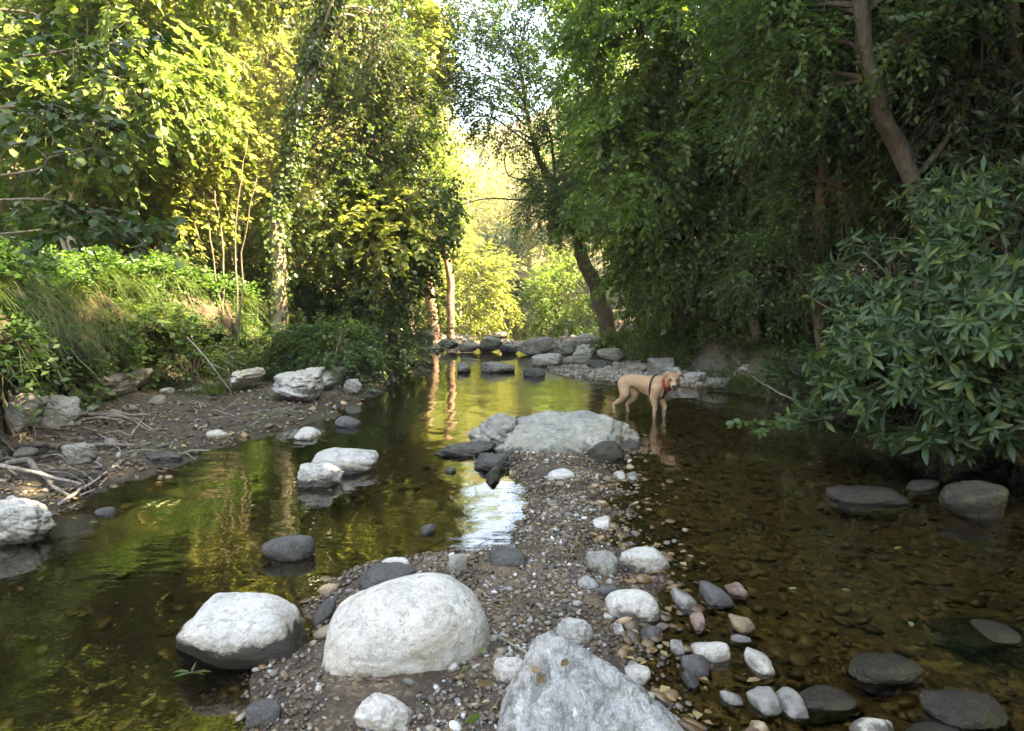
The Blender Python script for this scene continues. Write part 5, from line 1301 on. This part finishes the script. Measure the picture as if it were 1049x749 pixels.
chain(bm, [((.20, 0, .48), .105), ((.30, -.01, .515), .090), ((.385, -.03, .545), .076)], (1, .85, 1))
for s in (1, -1):
    fx = .02 if s > 0 else -.02
    chain(bm, [((.20, s * .072, .42), .074), ((.165, s * .085, .31), .052), ((.205 + fx, s * .08, .18), .030), ((.195 + fx, s * .08, .13), .025), ((.20 + fx, s * .08, .05), .022), ((.225 + fx, s * .08, .022), .027), ((.25 + fx, s * .08, .016), .022)])
    hx = .05 if s > 0 else -.05
    chain(bm, [((-.29, s * .06, .45), .088), ((-.245 + hx * .4, s * .085, .32), .062), ((-.27 + hx * .6, s * .085, .25), .043), ((-.385 + hx, s * .08, .165), .025), ((-.37 + hx, s * .08, .06), .021), ((-.345 + hx, s * .08, .022), .026), ((-.32 + hx, s * .08, .016), .021)])
chain(bm, [((-.37, .01, .47), .032), ((-.43, .05, .42), .022), ((-.45, .13, .36), .016), ((-.43, .20, .33), .010)])
# head, turned to the camera
hc = Vector((.415, -.045, .555)); rot = Matrix.Rotation(R(-58), 3, 'Z') @ Matrix.Rotation(R(14), 3, 'Y')
HSC = 1.32
def hp(x, y, z): return hc + rot @ Vector((x * HSC, y * HSC, z * HSC))
ball(bm, hp(0, 0, 0), .070 * HSC, (1.0, .92, .88), rot); ball(bm, hp(.035, 0, .01), .055 * HSC, (1, .95, .8), rot)
for i in range(9):
    t = i / 8; ball(bm, hp(.05 + .085 * t, 0, -.018 - .006 * t), (.040 - .012 * t) * HSC, (1, .9, .8), rot)
for i in range(6):
    t = i / 5; ball(bm, hp(.03 + .075 * t, 0, -.052 - .018 * t), (.024 - .008 * t) * HSC, (1, .95, .6), rot)
for s in (1, -1):
    for i in range(7):
        t = i / 6
        p_ = hp(-.015 - .012 * t, s * (.052 + .042 * t), .052 - .045 * t * t - (.02 * t if s < 0 else 0)); ball(bm, p_, (.024 - .010 * t) * HSC, (1.1, .8, .8))
me = bpy.data.meshes.new('body'); bm.to_mesh(me); bm.free()
bo = bpy.data.objects.new('body', me); COL.objects.link(bo)
rm = bo.modifiers.new('r', 'REMESH'); rm.mode = 'VOXEL'; rm.voxel_size = .007
smm = bo.modifiers.new('s', 'SMOOTH'); smm.iterations = 5; smm.factor = .5
me2 = bpy.data.meshes.new_from_object(bo.evaluated_get(dg()))
bo.modifiers.clear(); bo.data = me2; me2.materials.clear(); me2.materials.append(fur)
me2.polygons.foreach_set('use_smooth', np.ones(len(me2.polygons), bool))
bo.parent = dog
def dpart(name, build, mt):
    b2 = bmesh.new(); build(b2); m2 = bpy.data.meshes.new(name); b2.to_mesh(m2); b2.free(); m2.materials.append(mt)
    m2.polygons.foreach_set('use_smooth', np.ones(len(m2.polygons), bool))
    o = bpy.data.objects.new(name, m2); COL.objects.link(o); o.parent = dog; return o
blk = simple('dog_black', (.015, .013, .012), .35); red = simple('dog_collar_red', (.30, .02, .02), .7); strap = simple('dog_strap', (.02, .017, .016), .7); tongue = simple('tongue_pink', (.45, .16, .14), .4)
dpart('nose', lambda b: ball(b, hp(.158, 0, -.012), .024, (.8, 1.1, .8), rot), blk)
for s in (1, -1): dpart('eye', lambda b: ball(b, hp(.074, s * .030, .022), .0155), blk)
dpart('mouth', lambda b: ball(b, hp(.118, 0, -.050), .034, (1.1, .8, .55), rot), blk)
dpart('tongue', lambda b: ball(b, hp(.130, 0, -.058), .023, (1.0, .75, .4), rot), tongue)
def loop(name, c, nrm, rx, ry, r, mt, w=1.0):
    c = np.array(c); n_ = unit(np.array(nrm, float)); u = unit(np.cross(n_, (0, 1.0, 0))); v = np.cross(n_, u)
    a = np.linspace(0, 2 * np.pi, 41)
    P = c + np.cos(a)[:, None] * u * rx + np.sin(a)[:, None] * v * ry
    m = MB(); tube(m, P, r, 8, cap=False); return m.build(name, mt, dog)
loop('harness_strap', (.125, 0, .425), (1, 0, -.08), .162, .117, .011, strap)
loop('collar', (.315, -.012, .50), (1, -.1, .12), .095, .086, .016, red)
def chest(b):
    for i in range(9):
        t = i / 8; ball(b, Vector((.315, -.02, .43)).lerp(Vector((.245, -.01, .315)), t), .034 - .012 * t, (.7, 1.3, 1))
dpart('chest_plate', chest, strap)

dog.scale = (1.04,) * 3
